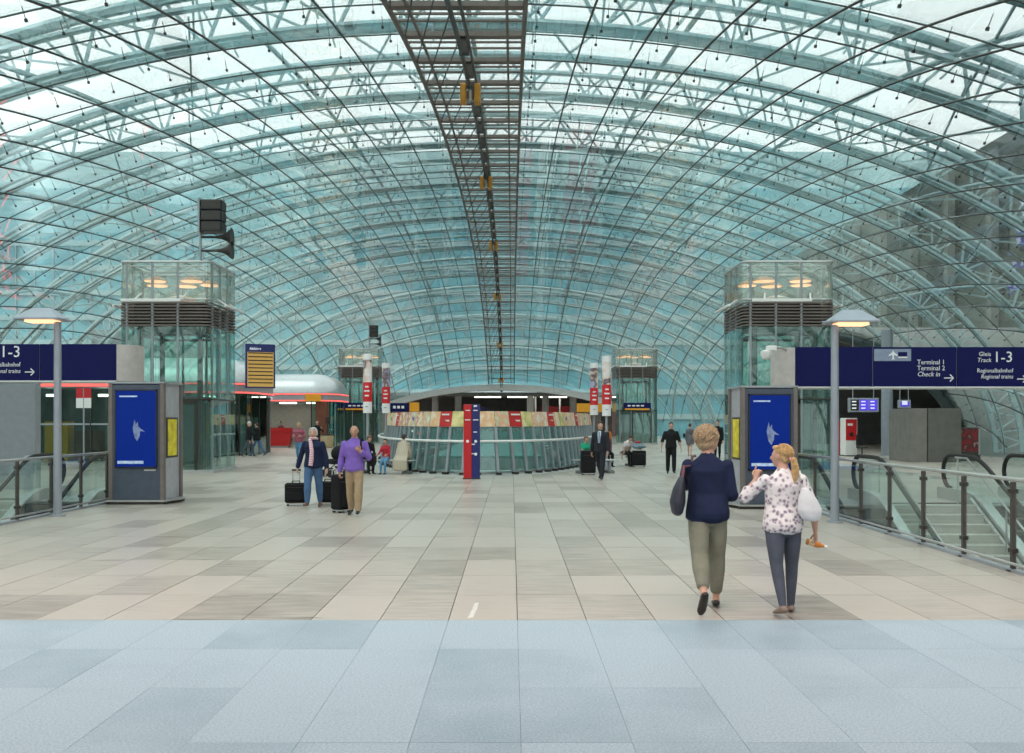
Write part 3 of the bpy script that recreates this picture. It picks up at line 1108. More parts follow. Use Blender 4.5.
def lift_tower(label, X, Y, flip):
    t = thing('lift_tower', label, 'lift', (X, Y, 0), group='glass lift towers')
    hw, rc = 1.50, .22
    out = rsq(hw, rc, 4)
    n_ = len(out)
    MB().rings([[(x, y, 0) for x, y in rsq(hw + .06, rc, 4)], [(x, y, .10) for x, y in rsq(hw + .06, rc, 4)]], True).build('plinth', mt['concrete'], t)

    def seglist():
        pts = list(out)
        res = []
        for i in range(n_):
            a, b = Vector(pts[i]), Vector(pts[(i + 1) % n_])
            L = (b - a).length
            k = 3 if L > 1.5 else 1
            for q in range(k):
                res.append((a + (b - a) * q / k, a + (b - a) * (q + 1) / k))
        return res
    segs = seglist()
    for (a, b) in segs:
        d = (b - a).normalized()
        nr = Vector((d.y, -d.x)) * .012
        g = .012
        a2, b2 = a + d * g, b - d * g
        for z0, z1 in ((.10, 2.42), (2.46, 4.84)):
            MB().extrude([(a2.x, a2.y, z0), (b2.x, b2.y, z0), (b2.x, b2.y, z1), (a2.x, a2.y, z1)], (nr.x, nr.y, 0)).build('glass_panel', mt['glass_lift'], t)
    MB().tube([(x, y, 2.44) for x, y in out], .03, 6, closed=True).build('transom', mt['steel_dark'], t)
    for k, (a, b) in enumerate(segs):
        if (b - a).length > .5:
            MB().tube([(a.x * .985, a.y * .985, .1), (a.x * .985, a.y * .985, 6.95)], .045, 6).build('mullion', mt['steel_grey'], t)
    for k in range(8):
        z = 4.86 + k * .105
        MB().rings([[(x, y, z) for x, y in rsq(hw + .02, rc, 4)], [(x, y, z + .05) for x, y in rsq(hw + .02, rc, 4)],
                    [(x, y, z + .07) for x, y in rsq(hw - .10, rc, 4)], [(x, y, z + .02) for x, y in rsq(hw - .10, rc, 4)],
                    [(x, y, z) for x, y in rsq(hw + .02, rc, 4)]], False).build('louvre', mt['gantry'], t)
    MB().rings([[(x, y, 4.86) for x, y in rsq(hw - .3, rc - .05, 4)], [(x, y, 5.66) for x, y in rsq(hw - .3, rc - .05, 4)]], True).build('machine_box', mt['steel_dark'], t)
    MB().tube([(x, y, 5.74) for x, y in out], .035, 6, closed=True).build('crown_rail', mt['steel'], t)
    MB().tube([(x, y, 6.98) for x, y in out], .04, 6, closed=True).build('crown_rail', mt['steel'], t)
    for (a, b) in segs:
        d = (b - a).normalized()
        nr = Vector((d.y, -d.x)) * .012
        a2, b2 = a + d * .01, b - d * .01
        MB().extrude([(a2.x, a2.y, 5.76), (b2.x, b2.y, 5.76), (b2.x, b2.y, 6.94), (a2.x, a2.y, 6.94)], (nr.x, nr.y, 0)).build('crown_pane', mt['glass_crown'], t)
    # white window-cleaning bars standing proud of the louvres
    for s, ax_ in ((-1, 0), (1, 0), (0, 1)):
        if ax_ == 0 and s < 0:
            MB().bbox(-1.30, .65, -hw - .42, -hw - .34, 5.62, 5.70, .01).build('front_bar', mt['white'], t)
            for x in (-.9, .6):
                MB().tube([(x, -hw - .38, 5.65), (x + .12, -hw + .05, 5.95)], .03, 6).build('bar_arm', mt['white'], t)
        elif ax_ == 0:
            MB().bbox(-1.0, 1.0, hw + .34, hw + .42, 5.62, 5.70, .01).build('front_bar', mt['white'], t)
        else:
            for sx in (-1, 1):
                MB().bbox(sx * (hw + .38) - .04, sx * (hw + .38) + .04, -1.1, 1.1, 5.55, 5.62, .01).build('side_bar', mt['white'], t)
                for y in (-.7, .7):
                    MB().tube([(sx * (hw + .38), y, 5.58), (sx * (hw - .05), y, 5.85)], .03, 6).build('bar_arm', mt['white'], t)
    # glowing lamps in the crown
    for (x, y) in ((-.62, -.7), (.62, -.7), (.0, .6), (.95, .3), (-.95, .4)):
        sh = MB().lathe([(.05, 6.62), (.14, 6.60), (.40, 6.47), (.42, 6.45)], x, y, 16).build('lamp_shade', mt['warmshade'], t, True)
        MB().lathe([(.05, 6.45), (.36, 6.448), (.34, 6.43)], x, y, 16).build('lamp_disc', mt['warm'], sh, True)
        MB().tube([(x, y, 6.6), (x, y, 6.95)], .015, 5).build('lamp_stem', mt['steel'], sh)
    MB().tube([(-hw + .05, -.8, 6.95), (hw - .05, -.8, 6.95)], .03, 5).build('lamp_beam', mt['steel'], t)
    MB().tube([(-hw + .05, .45, 6.95), (hw - .05, .45, 6.95)], .03, 5).build('lamp_beam', mt['steel'], t)
    MB().lathe([(.3, 5.68), (.55, 5.8), (.5, 5.95), (.1, 6.05)], 0, 0, 14).build('pulley_housing', mt['white'], t, True)
    # shaft, cab and door
    for x in (-1.0, 1.0):
        for y in (-1.0, 1.0):
            MB().box(x - .07, x + .07, y - .07, y + .07, .1, 4.86).build('shaft_post', mt['steel_dark'], t)
    for z in (2.5, 4.6):
        MB().tube([(-1.05, -1.05, z), (1.05, -1.05, z), (1.05, 1.05, z), (-1.05, 1.05, z)], .05, 5, closed=True).build('shaft_ring', mt['steel_dark'], t)
    MB().bbox(-.95, .95, -.9, .95, .15, 2.4, .08).build('lift_cab', M('teal_cab', (.05, .10, .09), .3, .3), t)
    fd = flip * .35
    MB().box(fd - .72, fd - .64, -hw - .05, -hw + .04, .1, 2.42).box(fd + .64, fd + .72, -hw - .05, -hw + .04, .1, 2.42).box(fd - .72, fd + .72, -hw - .05, -hw + .04, 2.3, 2.42).build('door_frame', mt['steel_dark'], t)
    for s in (0, 1):
        MB().box(fd - .62 + .63 * s, fd - .02 + .63 * s, -hw - .035, -hw - .01, .12, 2.29).build('door_leaf', mt['glass_lift'], t)
    return t


TL = lift_tower('large glass lift tower beside the left totem, loudspeakers on its top', -11.45, 33.2, 1)
TR = lift_tower('large glass lift tower behind the right totem and lamp post', 9.15, 33.2, -1)
for px, lab, sg in ((362.5, 'smaller distant glass lift tower behind the left pair of banner columns', 1), (633.5, 'smaller distant glass lift tower behind the right pair of banner columns', -1)):
    o = copy_tree(TL)
    o.location = (PX(px, 72), 71.5, 0)
    o['label'] = lab
    s_ = MB().bbox(-1.0, 1.0, -1.67, -1.57, 2.5, 3.02, .01).build('sign_face', mt['blue_sign'], o)
    MB().box(-.9, .9, -1.68, -1.67, 2.5, 2.62).build('yellow_strip', mt['yellow'], s_)
    for k in range(4):
        MB().box(-.7 + .32 * k, -.48 + .32 * k, -1.685, -1.67, 2.76, 2.86).build('pictogram', mt['white_print'], s_)

# loudspeakers
def speakers(label, X, Y, z, s):
    t = thing('loudspeaker_cluster', label, 'loudspeaker', (X, Y, z), group='loudspeakers on lift towers')
    MB().cyl(0, 0, -.05, 2.0 * s, .045, 10).build('mast', mt['steel_grey'], t, True)
    for k in range(3):
        z0 = (.95 + k * .36) * s
        b = MB().bbox(.06 * s, .78 * s, -.26 * s, .30 * s, z0, z0 + .33 * s, .03).build('speaker_box', mt['black'], t)
        MB().bbox(.11 * s, .73 * s, -.275 * s, -.255 * s, z0 + .04 * s, z0 + .29 * s, .005).build('grille', mt['steel_dark'], b)
    MB().box(.0, .06 * s, -.3 * s, .3 * s, .92 * s, 2.05 * s).build('side_plate', mt['steel_grey'], t)
    for k, zz in enumerate((.35, .8)):
        MB().tube([(.55 * s, 0, zz * s), (.7 * s, 0, zz * s), (.85 * s, 0, zz * s), (1.05 * s, 0, zz * s)], [.05 * s, .07 * s, .13 * s, .3 * s], 12).build('horn', mt['steel_dark'], t, True)
    MB().tube([(0, 0, .35 * s), (.6 * s, 0, .35 * s)], .04 * s, 6).build('horn_arm', mt['steel_dark'], t)
    MB().tube([(0, 0, .8 * s), (.6 * s, 0, .8 * s)], .04 * s, 6).build('horn_arm', mt['steel_dark'], t)


speakers('black loudspeakers and horns on the large left lift tower', PX(199, 31.75), 31.9, 7.03, 1.0)
speakers('small black loudspeakers on the distant left lift tower', PX(369, 70.1), 70.2, 7.05, .82)

# dome camera at the right sign's end
cx_, cz_ = PX(770, 21.0), PZ(352, 21.0)
t = thing('dome_camera', 'white dome surveillance camera beside the right direction sign end', 'camera', (cx_, 21.3, cz_))
MB().lathe([(.02, -.15), (.09, -.12), (.13, -.02), (.13, .04), (.05, .06)], 0, 0, 14).build('dome', mt['white'], t, True)
MB().bbox(.0, .22, -.07, .07, .06, .16, .02).build('housing', mt['white'], t)
MB().tube([(.1, 0, .12), (.35, .1, .12), (.75, .45, .02)], .025, 6).build('bracket', mt['steel'], t)
# ------------------------------------------------------------------ oval glass enclosure in the middle of the hall
ring = thing('glass_enclosure', 'oval glass enclosure with leaning posts and a band of food posters', 'enclosure', (X0, YC, 0))


def ell(u, off):
    """point on the oval (u = angle), offset outwards"""
    x, y = RX * math.cos(u), RY * math.sin(u)
    nx, ny = math.cos(u) / RX, math.sin(u) / RY
    L = math.hypot(nx, ny)
    return Vector((x + nx / L * off, y + ny / L * off, 0))


# equal steps along the oval, starting from the tip nearest to the viewer
us, u, acc = [], -math.pi / 2, 0.0
STEP = .62
us.append(u)
while u < 1.5 * math.pi:
    du = .0004
    acc += du * math.hypot(RX * math.sin(u), RY * math.cos(u))
    u += du
    if acc >= STEP:
        us.append(u)
        acc = 0
us = us[:-1] if (1.5 * math.pi - us[-1]) < .003 else us


def food(name, cols, sc, lettering=False):
    m, nt, p = newmat(name)
    tc = N(nt, 'ShaderNodeTexCoord')
    v = N(nt, 'ShaderNodeTexVoronoi', Scale=sc)
    nt.links.new(tc.outputs['Object'], v.inputs['Vector'])
    nz = N(nt, 'ShaderNodeTexNoise', Scale=sc * 1.3, Detail=3.0)
    nt.links.new(tc.outputs['Object'], nz.inputs['Vector'])
    rp = N(nt, 'ShaderNodeValToRGB')
    els = rp.color_ramp.elements
    while len(els) < len(cols):
        els.new(.5)
    for i, c in enumerate(cols):
        els[i].position = .3 + .4 * i / (len(cols) - 1)
        els[i].color = (*c, 1)
    nt.links.new(nz.outputs['Fac'], rp.inputs['Fac'])
    nt.links.new(rp.outputs['Color'], p.inputs['Base Color'])
    p.inputs['Roughness'].default_value = .45
    return m


FOOD = [food('peach_poster', [(.82, .66, .48), (.85, .78, .66), (.78, .45, .25), (.86, .82, .75)], 2.2),
        food('fruit_poster', [(.85, .8, .7), (.80, .68, .30), (.5, .55, .2), (.75, .3, .15)], 2.0),
        food('pale_poster', [(.85, .8, .72), (.85, .72, .5), (.55, .2, .1), (.88, .84, .78)], 2.5),
        food('salad_poster', [(.86, .84, .76), (.6, .62, .4), (.78, .4, .25), (.86, .78, .6)], 2.8),
        food('orange_poster', [(.86, .66, .45), (.86, .78, .62), (.78, .45, .22), (.86, .7, .5)], 1.6)]
m_redp = M('red_poster', (.55, .03, .03), .45)
lean = .20
zb_, zt_ = 1.54, 2.03
for k, u in enumerate(us):
    nxt = us[(k + 1) % len(us)] if k + 1 < len(us) else us[0] + 2 * math.pi
    a, b = ell(u, 0), ell(u, -lean)
    d = (ell(u + .001, 0) - ell(u - .001, 0)).normalized()
    nr = Vector((d.y, -d.x, 0))
    w = d * .045
    po = MB()
    po.rings([[a - w - nr * .06, a + w - nr * .06, a + w + nr * .05, a - w + nr * .05],
              [b - w - nr * .06 + Vector((0, 0, zb_)), b + w - nr * .06 + Vector((0, 0, zb_)), b + w + nr * .05 + Vector((0, 0, zb_)), b - w + nr * .05 + Vector((0, 0, zb_))]])
    po.build('post', mt['steel_grey'], ring)
    fo = MB().rings([[a + s * d * .07 + q * nr for s, q in ((-1, -.02), (1, -.02), (1, .16), (-1, .16))],
                     [a + s * d * .07 + q * nr + Vector((0, 0, .09)) for s, q in ((-1, -.02), (1, -.02), (1, .16), (-1, .16))]])
    fo.build('post_foot', mt['steel_dark'], ring)
    a2, b2 = ell(nxt, 0), ell(nxt, -lean)
    e = d * .05
    q = [a + e + Vector((0, 0, .12)), a2 - e + Vector((0, 0, .12)), b2 - e + Vector((0, 0, zb_ - .02)), b + e + Vector((0, 0, zb_ - .02))]
    MB().extrude(q, nr * -.02).build('glass_pane', mt['glass_ring'], ring)
    c0, c1 = ell(u, -lean + .02), ell(nxt, -lean + .02)
    t0, t1 = ell(u, -lean - .06), ell(nxt, -lean - .06)
    g = (c1 - c0).normalized() * .012
    q = [c0 + g + Vector((0, 0, zb_)), c1 - g + Vector((0, 0, zb_)), t1 - g + Vector((0, 0, zt_)), t0 + g + Vector((0, 0, zt_))]
    red = k in (2, 6, len(us) - 3) or (9 < k < len(us) - 8 and k % 9 == 3)
    pp = MB().extrude(q, nr * -.03).build('poster_panel', m_redp if red else FOOD[R.randrange(5)], ring)
    if red:
        cc = (q[0] + q[1] + q[2] + q[3]) / 4 + nr * .008
        for zz in (.12, -.08):
            MB().extrude([cc + d * s * .2 + Vector((0, 0, zz + e_)) for s, e_ in ((-1, 0), (1, 0), (1, .05), (-1, .05))], nr * -.004).build('print_line', mt['white_print'], pp)
    elif k % 7 == 2:
        cc = (q[0] + q[1] + q[2] + q[3]) / 4 + nr * .008
        MB().extrude([cc + d * s * .10 + Vector((0, 0, e_)) for s, e_ in ((-1, -.12), (1, -.12), (1, .08), (-1, .08))], nr * -.004).build('print_block', M('blue_print', (.08, .2, .55), .5), pp)
MB().tube([ell(u, .12) + Vector((0, 0, 1.08)) for u in us[::2]], .04, 8, closed=True).build('handrail', mt['white'], ring, True)
MB().tube([ell(u, -.06) + Vector((0, 0, .10)) for u in us[::2]], .05, 6, closed=True).build('base_rail', mt['steel'], ring, True)
MB().tube([ell(u, -lean - .05) + Vector((0, 0, zb_ - .02)) for u in us[::2]], .035, 6, closed=True).build('band_rail', mt['steel_grey'], ring, True)
# stair roof and lift landing seen through the glass
inn = MB()
inn.box(-2.2, 2.2, -14, 14, .25, .33)
for y in range(-14, 15, 4):
    inn.box(-2.3, 2.3, y - .05, y + .05, .9, 1.0)
inn.build('inner_stair_cover', M('teal_stair_cover', (.12, .24, .23), .35, .2), ring)
for y in range(-14, 15, 4):
    MB().box(-2.3, -2.2, y - .05, y + .05, -1, .95).box(2.2, 2.3, y - .05, y + .05, -1, .95).build('inner_post', mt['steel_grey'], ring)

# ------------------------------------------------------------------ red and blue pillar in front of it
t = thing('information_pillar', 'tall red and navy information pillar in front of the oval enclosure', 'pillar', (PX(471.8, 28.5), 28.5, 0))
ph = PZ(404.5, 28.5)
MB().bbox(-.24, 0, -.12, .12, 0, ph, .012).build('red_half', mt['red'], t)
MB().bbox(0, .24, -.12, .12, 0, ph, .012).build('navy_half', mt['blue'], t)
MB().box(-.26, .26, -.14, .14, 0, .03).build('base', mt['steel_dark'], t)
for z, x0, x1 in ((2.02, -.18, -.05), (1.74, -.2, -.04), (2.02, .05, .18), (1.74, .04, .2), (1.38, .05, .16), (1.02, .0, .10), (.74, .0, .08)):
    MB().box(x0, x1, -.126, -.119, z, z + .028).build('print_line', mt['white_print'], t)
for x, z in ((-.12, 1.12), (.12, 1.12), (.12, .74)):
    MB().extrude([(x + .045 * math.cos(k * math.pi / 5), -.127, z + .045 * math.sin(k * math.pi / 5)) for k in range(10)], (0, .006, 0)).build('print_dot', mt['white_print'], t)
MB().box(.06, .16, -.126, -.119, 2.14, 2.19).build('print_block', mt['white_print'], t)


# ------------------------------------------------------------------ banner columns
def banner_pic(name, s):
    m, nt, p = newmat(name)
    tc = N(nt, 'ShaderNodeTexCoord')
    nz = N(nt, 'ShaderNodeTexNoise', Scale=2.2, Detail=2.0)
    mp = N(nt, 'ShaderNodeMapping')
    mp.inputs['Location'].default_value = (s * 3.1, s * 1.7, 0)
    nt.links.new(tc.outputs['Object'], mp.inputs['Vector'])
    nt.links.new(mp.outputs[0], nz.inputs['Vector'])
    rp = N(nt, 'ShaderNodeValToRGB')
    els = rp.color_ramp.elements
    els.new(.5); els.new(.6)
    for i, c in enumerate(((.85, .83, .82), (.75, .60, .52), (.12, .06, .06), (.45, .45, .62))):
        els[i].position = (.38, .5, .57, .66)[i]
        els[i].color = (*c, 1)
    nt.links.new(nz.outputs['Fac'], rp.inputs['Fac'])
    nt.links.new(rp.outputs['Color'], p.inputs['Base Color'])
    p.inputs['Roughness'].default_value = .5
    return m


m_bred = M('banner_red', (.66, .02, .025), .5, var=.05)
for k, (px, Z, y0, y1, lab) in enumerate(((367.5, 33.0, 354, 413, 'red and white banner column left of the oval enclosure, the taller nearer one'),
                                          (386.0, 37.0, 363, 413, 'red and white banner column left of the oval enclosure, the shorter one behind'),
                                          (594.0, 37.0, 363, 415, 'red and white banner column right of the oval enclosure, the shorter one behind'),
                                          (606.5, 33.0, 356, 416, 'red and white banner column right of the oval enclosure, the taller nearer one'))):
    t = thing('banner_column', lab, 'banner', (PX(px, Z), Z, 0), group='red and white banner columns')
    zt, zb0 = PZ(y0, Z), PZ(y1, Z)
    h = zt - zb0
    MB().cyl(0, 0, 0, .04, .22, 16).build('base', mt['steel_dark'], t, True)
    MB().cyl(0, 0, .03, zb0 + .1, .045, 10).build('pole', mt['steel_grey'], t, True)
    MB().cyl(0, 0, zb0, zb0 + h * .19, .155, 18).build('white_foot', mt['white_print'], t, True)
    rb = MB().cyl(0, 0, zb0 + h * .19, zb0 + h * .52, .157, 18).build('red_sleeve', m_bred, t, True)
    for z, w_ in ((.28, .07), (.36, .09), (.43, .06)):
        MB().box(-w_, w_, -.162, -.14, zb0 + h * z, zb0 + h * z + .05).build('print_line', mt['white_print'], rb)
    MB().cyl(0, 0, zb0 + h * .52, zb0 + h * .90, .156, 18).build('picture_sleeve', banner_pic('banner_picture_%d' % k, k), t, True)
    MB().cyl(0, 0, zb0 + h * .90, zt, .157, 18).build('white_head', mt['white_print'], t, True)
    MB().box(-.05, .05, -.162, -.14, zb0 + h * .1, zb0 + h * .1 + .03).build('print_line', mt['steel_grey'], t)

# ------------------------------------------------------------------ information pavilion, left middle distance
def pavilion(name, label, xa, xb, ya, yb, zr, zf, red_line=True):
    """glass pavilion under a bulging silver roof with rounded end"""
    t = thing(name, label, 'pavilion', ((xa + xb) / 2, (ya + yb) / 2, 0), group='silver roofed pavilions')
    c = Vector(((xa + xb) / 2, (ya + yb) / 2, 0))
    hx, hy = (xb - xa) / 2, (yb - ya) / 2

    def outl(f, g):
        r = min(hx, hy) * .55
        pts = []
        for q, (sx, sy) in enumerate(((1, -1), (1, 1), (-1, 1), (-1, -1))):
            for k in range(6):
                a = -math.pi / 2 + q * math.pi / 2 + math.pi / 2 * k / 5
                pts.append((sx * (hx - r) + r * math.cos(a) + g * math.cos(a), sy * (hy - r) + r * math.sin(a) + g * math.sin(a)))
        return pts
    rs = []
    for k in range(7):
        a = math.pi / 2 * k / 6
        rs.append([(x, y, zf + (zr - zf) * math.sin(a)) for x, y in outl(1, -(1 - math.cos(a)) * min(hx, hy) * .5)])
    MB().rings(rs, True).build('roof', mt['silver'], t, True)
    MB().rings([[(x, y, zf - .55) for x, y in outl(1, .06)], [(x, y, zf) for x, y in outl(1, .06)]], True).build('fascia', mt['steel_grey'], t, True)
    for z in (zf - .50, zf - .08):
        MB().tube([(x, y, z) for x, y in outl(1, .09)], .035, 6, closed=True).build('red_light_line', mt['redlit'], t)
    ol = outl(1, -.25)
    n_ = len(ol)
    for i in range(n_):
        a, b = Vector(ol[i]), Vector(ol[(i + 1) % n_])
        L = (b - a).length
        if L < .05:
            continue
        k = max(1, round(L / 1.6))
        for q in range(k):
            p0, p1 = a + (b - a) * q / k, a + (b - a) * (q + 1) / k
            if 'information' in name and (p0.y + p1.y) / 2 < -hy + .4 and p0.x < hx * .5:
                continue
            dd = (p1 - p0).normalized()
            nr = Vector((dd.y, -dd.x)) * .015
            MB().extrude([(p0.x, p0.y, .05), (p1.x, p1.y, .05), (p1.x, p1.y, zf - .55), (p0.x, p0.y, zf - .55)], (nr.x, nr.y, 0)).build('glass_panel', mt['glass_shop'], t)
            MB().box(p0.x - .03, p0.x + .03, p0.y - .03, p0.y + .03, 0, zf - .55).build('mullion', mt['steel_dark'], t)
    return t, hx, hy


kx0, kx1 = -18.6, PX(335, 61)
t, hx, hy = pavilion('information_pavilion', 'silver roofed information pavilion with red counter in the left distance', kx0, kx1, 61.2, 67.0, 4.75, 3.5)
text('Information', .42, mt['screen_white'], t, (-hx + 1.6, -hy - .16, 3.05), sx=.9)
MB().box(hx - 1.9, hx - .9, -hy - .16, -hy - .1, 2.95, 3.42).build('yellow_plate', mt['yellow'], t)
MB().box(-hx + .3, hx - 2.2, hy - 1.2, hy - 1.0, 0, 2.9).build('back_wall', M('warm_grey_wall', (.45, .44, .40), .7), t)
for x in (-2.5, 0, 1.8):
    MB().box(x - .5, x + .5, -.4, .3, 2.86, 2.92).build('ceiling_light', mt['ceil_light'], t)
MB().bbox(hx - 1.3, hx - .5, -hy + .05, -hy + .5, 0, 2.95, .04).build('wood_column', mt['wood'], t)
ctr = thing('service_counter', 'flared red service counter under the information sign', 'counter', (PX(275, 62), 61.6, 0))
MB().rings([[(-1.05, -.3, .12), (1.05, -.3, .12), (1.05, .3, .12), (-1.05, .3, .12)], [(-1.25, -.5, 1.0), (1.25, -.5, 1.0), (1.25, .3, 1.0), (-1.25, .3, 1.0)]], True).build('front', mt['red'], ctr)
MB().box(-1.35, 1.35, -.58, .35, 1.0, 1.05).build('worktop', mt['red'], ctr)
MB().rings([[(-1.3, -.55, 1.05), (1.3, -.55, 1.05), (1.3, -.45, 1.05), (-1.3, -.45, 1.05)], [(-1.38, -.64, 1.28), (1.38, -.64, 1.28), (1.38, -.56, 1.28), (-1.38, -.56, 1.28)]], True).build('upstand', mt['red'], ctr)
MB().box(-1.0, 1.0, -.25, .25, 0, .12).build('kick_base', mt['steel_grey'], ctr)
t = thing('litter_bin', 'tan round litter bin beside the wooden column of the pavilion', 'bin', (PX(333.5, 62.5), 60.3, 0))
MB().lathe([(.36, 0), (.40, .1), (.42, .75), (.40, .8)], 0, 0, 16).build('body', M('tan_bin', (.40, .31, .18), .6), t, True)
MB().lathe([(.42, .8), (.43, .86), (.25, .92)], 0, 0, 16).build('lid', mt['steel_dark'], t, True)
MB().cyl(0, .2, .9, 1.9, .05, 8).build('sign_pole', mt['steel_dark'], t, True)
MB().box(-.14, .14, .16, .24, 1.5, 1.95).build('sign_plate', mt['steel_dark'], t)

t, hx, hy = pavilion('shop_pavilion', 'long silver roofed shop with red light line behind the left lift tower', -21.0, PX(250, 47), 46.2, 53.0, 4.85, 3.6)
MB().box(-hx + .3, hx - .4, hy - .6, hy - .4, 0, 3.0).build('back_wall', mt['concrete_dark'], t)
for k in range(5):
    MB().box(-hx + 1.0 + k * 1.4, -hx + 1.9 + k * 1.4, 1.0, 1.5, 0, 1.9 - .2 * (k % 2)).build('display_shelf', mt['wood'] if k % 2 else mt['steel_grey'], t)
for x in (-2.5, -.5, 1.5):
    MB().box(x - .4, x + .4, -1.2, -.8, 2.9, 2.98).build('ceiling_light', mt['ceil_light'], t)
# a lower red-topped shop front between sign and tower
t = thing('shop_unit', 'glazed shop front with red light line under the left direction sign', 'shop', (-19.5, 39.5, 0))
MB().box(-3.6, 3.6, 0, 3.8, 3.1, 3.45).build('canopy', mt['steel_grey'], t)
MB().box(-3.65, 3.65, -.04, .0, 3.14, 3.26).build('red_light_line', mt['redlit'], t)
for k in range(5):
    x = -3.6 + 1.44 * k
    MB().box(x + .03, x + 1.41, .05, .07, .05, 3.08).build('glass_panel', mt['glass_shop'], t)
    MB().box(x - .03, x + .03, .02, .1, 0, 3.08).build('mullion', mt['steel_dark'], t)
MB().box(-3.6, 3.6, 3.6, 3.8, 0, 3.1).build('back_wall', mt['concrete_dark'], t)
MB().box(-3.6, 3.6, .02, .1, 1.55, 1.62).build('transom', mt['steel_grey'], t)
for k, mm in enumerate(('wood', 'steel_grey', 'yellow', 'wood', 'white')):
    MB().box(-3.2 + 1.35 * k, -2.2 + 1.35 * k, 1.6, 2.2, 0, 1.3 + .2 * (k % 3)).build('display_shelf', mt[mm], t)
for x in (-2.2, 0, 2.2):
    MB().cyl(x, 1.2, 2.75, 2.85, .22, 14).build('ceiling_light', mt['ceil_light'], t)
t = thing('hanging_sign', 'small red over white sign hanging before the shop front', 'sign', (PX(83.5, 36), 36, 0))
MB().box(-.28, .28, 0, .04, PZ(398, 36), PZ(388, 36)).build('red_plate', mt['red'], t)
MB().box(-.28, .28, 0, .04, PZ(408, 36), PZ(398, 36)).build('white_plate', mt['white_print'], t)
MB().tube([(0, .02, 0), (0, .02, PZ(388, 36))], .03, 6).build('pole', mt['steel_grey'], t)
MB().cyl(0, .02, 0, .03, .2, 12).build('base', mt['steel_grey'], t)

# ------------------------------------------------------------------ departure board
t = thing('departure_board', 'navy departure board with amber rows hanging above the pavilions', 'board', (PX(260.5, 45), 45, PZ(388, 45)), rz=math.radians(22))
bh = PZ(344, 45) - PZ(388, 45)
MB().bbox(-.68, .68, 0, .28, 0, bh, .02).build('housing', mt['blue'], t)
MB().box(-.60, .60, -.015, 0, .06, bh - .38).build('display', M('amber_display', (.30, .20, .06), .5, emit=(.5, .28, .06), es=.35), t)
for k in range(9):
    z = .12 + k * (bh - .5) / 9
    MB().box(-.56, .56, -.02, -.012, z + .10, z + .15).build('row_gap', mt['black'], t)
text('Abfahrt', .17, mt['screen_white'], t, (-.5, -.01, bh - .28))
for x in (-.5, .5):
    wx = t.location.x + x
    top_z = dome_p(wx - X0, 45).z - PZ(388, 45)
    MB().tube([(x, .14, bh - .02), (x, .14, top_z)], .012, 5).build('hanger_cable', mt['steel_grey'], t)

# ------------------------------------------------------------------ far signs under the dome edge
def far_sign(label, xa, xb, y0, y1, Z, m_, marks):
    t = thing('hanging_sign', label, 'sign', ((PX(xa, Z) + PX(xb, Z)) / 2, Z, 0))
    w = (PX(xb, Z) - PX(xa, Z)) / 2
    MB().bbox(-w, w, 0, .25, PZ(y1, Z), PZ(y0, Z), .02).build('face', m_, t)
    for s in (-1, 1):
        MB().cyl(s * (w - .1), .12, 0, PZ(y1, Z) + .02, .06, 8).build('pole', mt['steel_dark'], t, True)
    for k in range(marks):
        x = -w + .25 + k * .34
        MB().box(x, x + .22, -.012, 0, PZ((y0 + y1) / 2, Z) - .1, PZ((y0 + y1) / 2, Z) + .12).build('pictogram', mt['white_print'], t)


far_sign('navy sign with pictograms beyond the oval enclosure on the left', 390, 409, 403, 411.5, 78, mt['blue_sign'], 3)
far_sign('orange sign next to the navy one beyond the oval enclosure', 409.4, 419, 402.5, 411.5, 78, mt['yellow'], 0)
far_sign('wide orange sign beyond the oval enclosure on the right', 577, 603, 403.5, 412, 78, mt['yellow'], 0)

# ------------------------------------------------------------------ right side: machines and stands before the portal
def vend(name, label, px0, px1, Y, top, cols):
    w = (PX(px1, Y) - PX(px0, Y)) / 2
    t = thing(name, label, 'machine', ((PX(px0, Y) + PX(px1, Y)) / 2, Y, 0))
    h = PZ(top, Y)
    MB().bbox(-w, w, 0, .7, .05, h, .03).build('body', mt[cols[0]], t)
    MB().box(-w, w, .05, .65, 0, .06).build('base', mt['steel_dark'], t)
    fp = MB().box(-w + .04, w - .04, -.02, 0, h * .42, h - .06).build('front_panel', mt[cols[1]], t)
    MB().box(-w + .12, w * .2, -.03, -.02, h * .8, h * .86).build('print_line', mt['white_print'], fp)
    MB().box(-w * .3, w * .3, -.03, -.02, h * .52, h * .62).build('slot', mt['black'], fp)
    return t


vend('ticket_machine', 'white machine with red upper front beneath the violet screens', 845, 857.5, 46.5, 418, ('white', 'red'))
vend('ticket_machine', 'narrow red machine beside the white one, partly behind the lamp post', 838.5, 843, 47.5, 421, ('red', 'red'))
t = thing('blue_totem', 'slim bright blue totem beside the grey column', 'totem', (PX(895.5, 44.5), 44.5, 0))
h = PZ(409, 44.5)
MB().bbox(-.19, .19, -.1, .1, 0, h - .32, .02).build('shaft', mt['blue_bright'], t)
MB().bbox(-.22, .22, -.12, .12, h - .32, h, .02).build('head', mt['blue_bright'], t)
MB().box(-.04, .15, -.112, -.1, 1.25, 1.85).build('poster', mt['white_print'], t)
MB().box(-.01, .11, -.118, -.112, 1.45, 1.75).build('poster_picture', mt['steel_dark'], t)
t = thing('steel_cubicle', 'large brushed steel cubicle beside the slim blue totem', 'cubicle', (PX(932, 40), 40.0, 0))
h = PZ(408.5, 40)
xa, xb = PX(900, 41) - PX(932, 40), PX(961, 40) - PX(932, 40)
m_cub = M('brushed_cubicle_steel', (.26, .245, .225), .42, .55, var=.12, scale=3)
MB().bbox(xa, -.20, .0, 2.2, 0, h, .01).build('left_panel', m_cub, t)
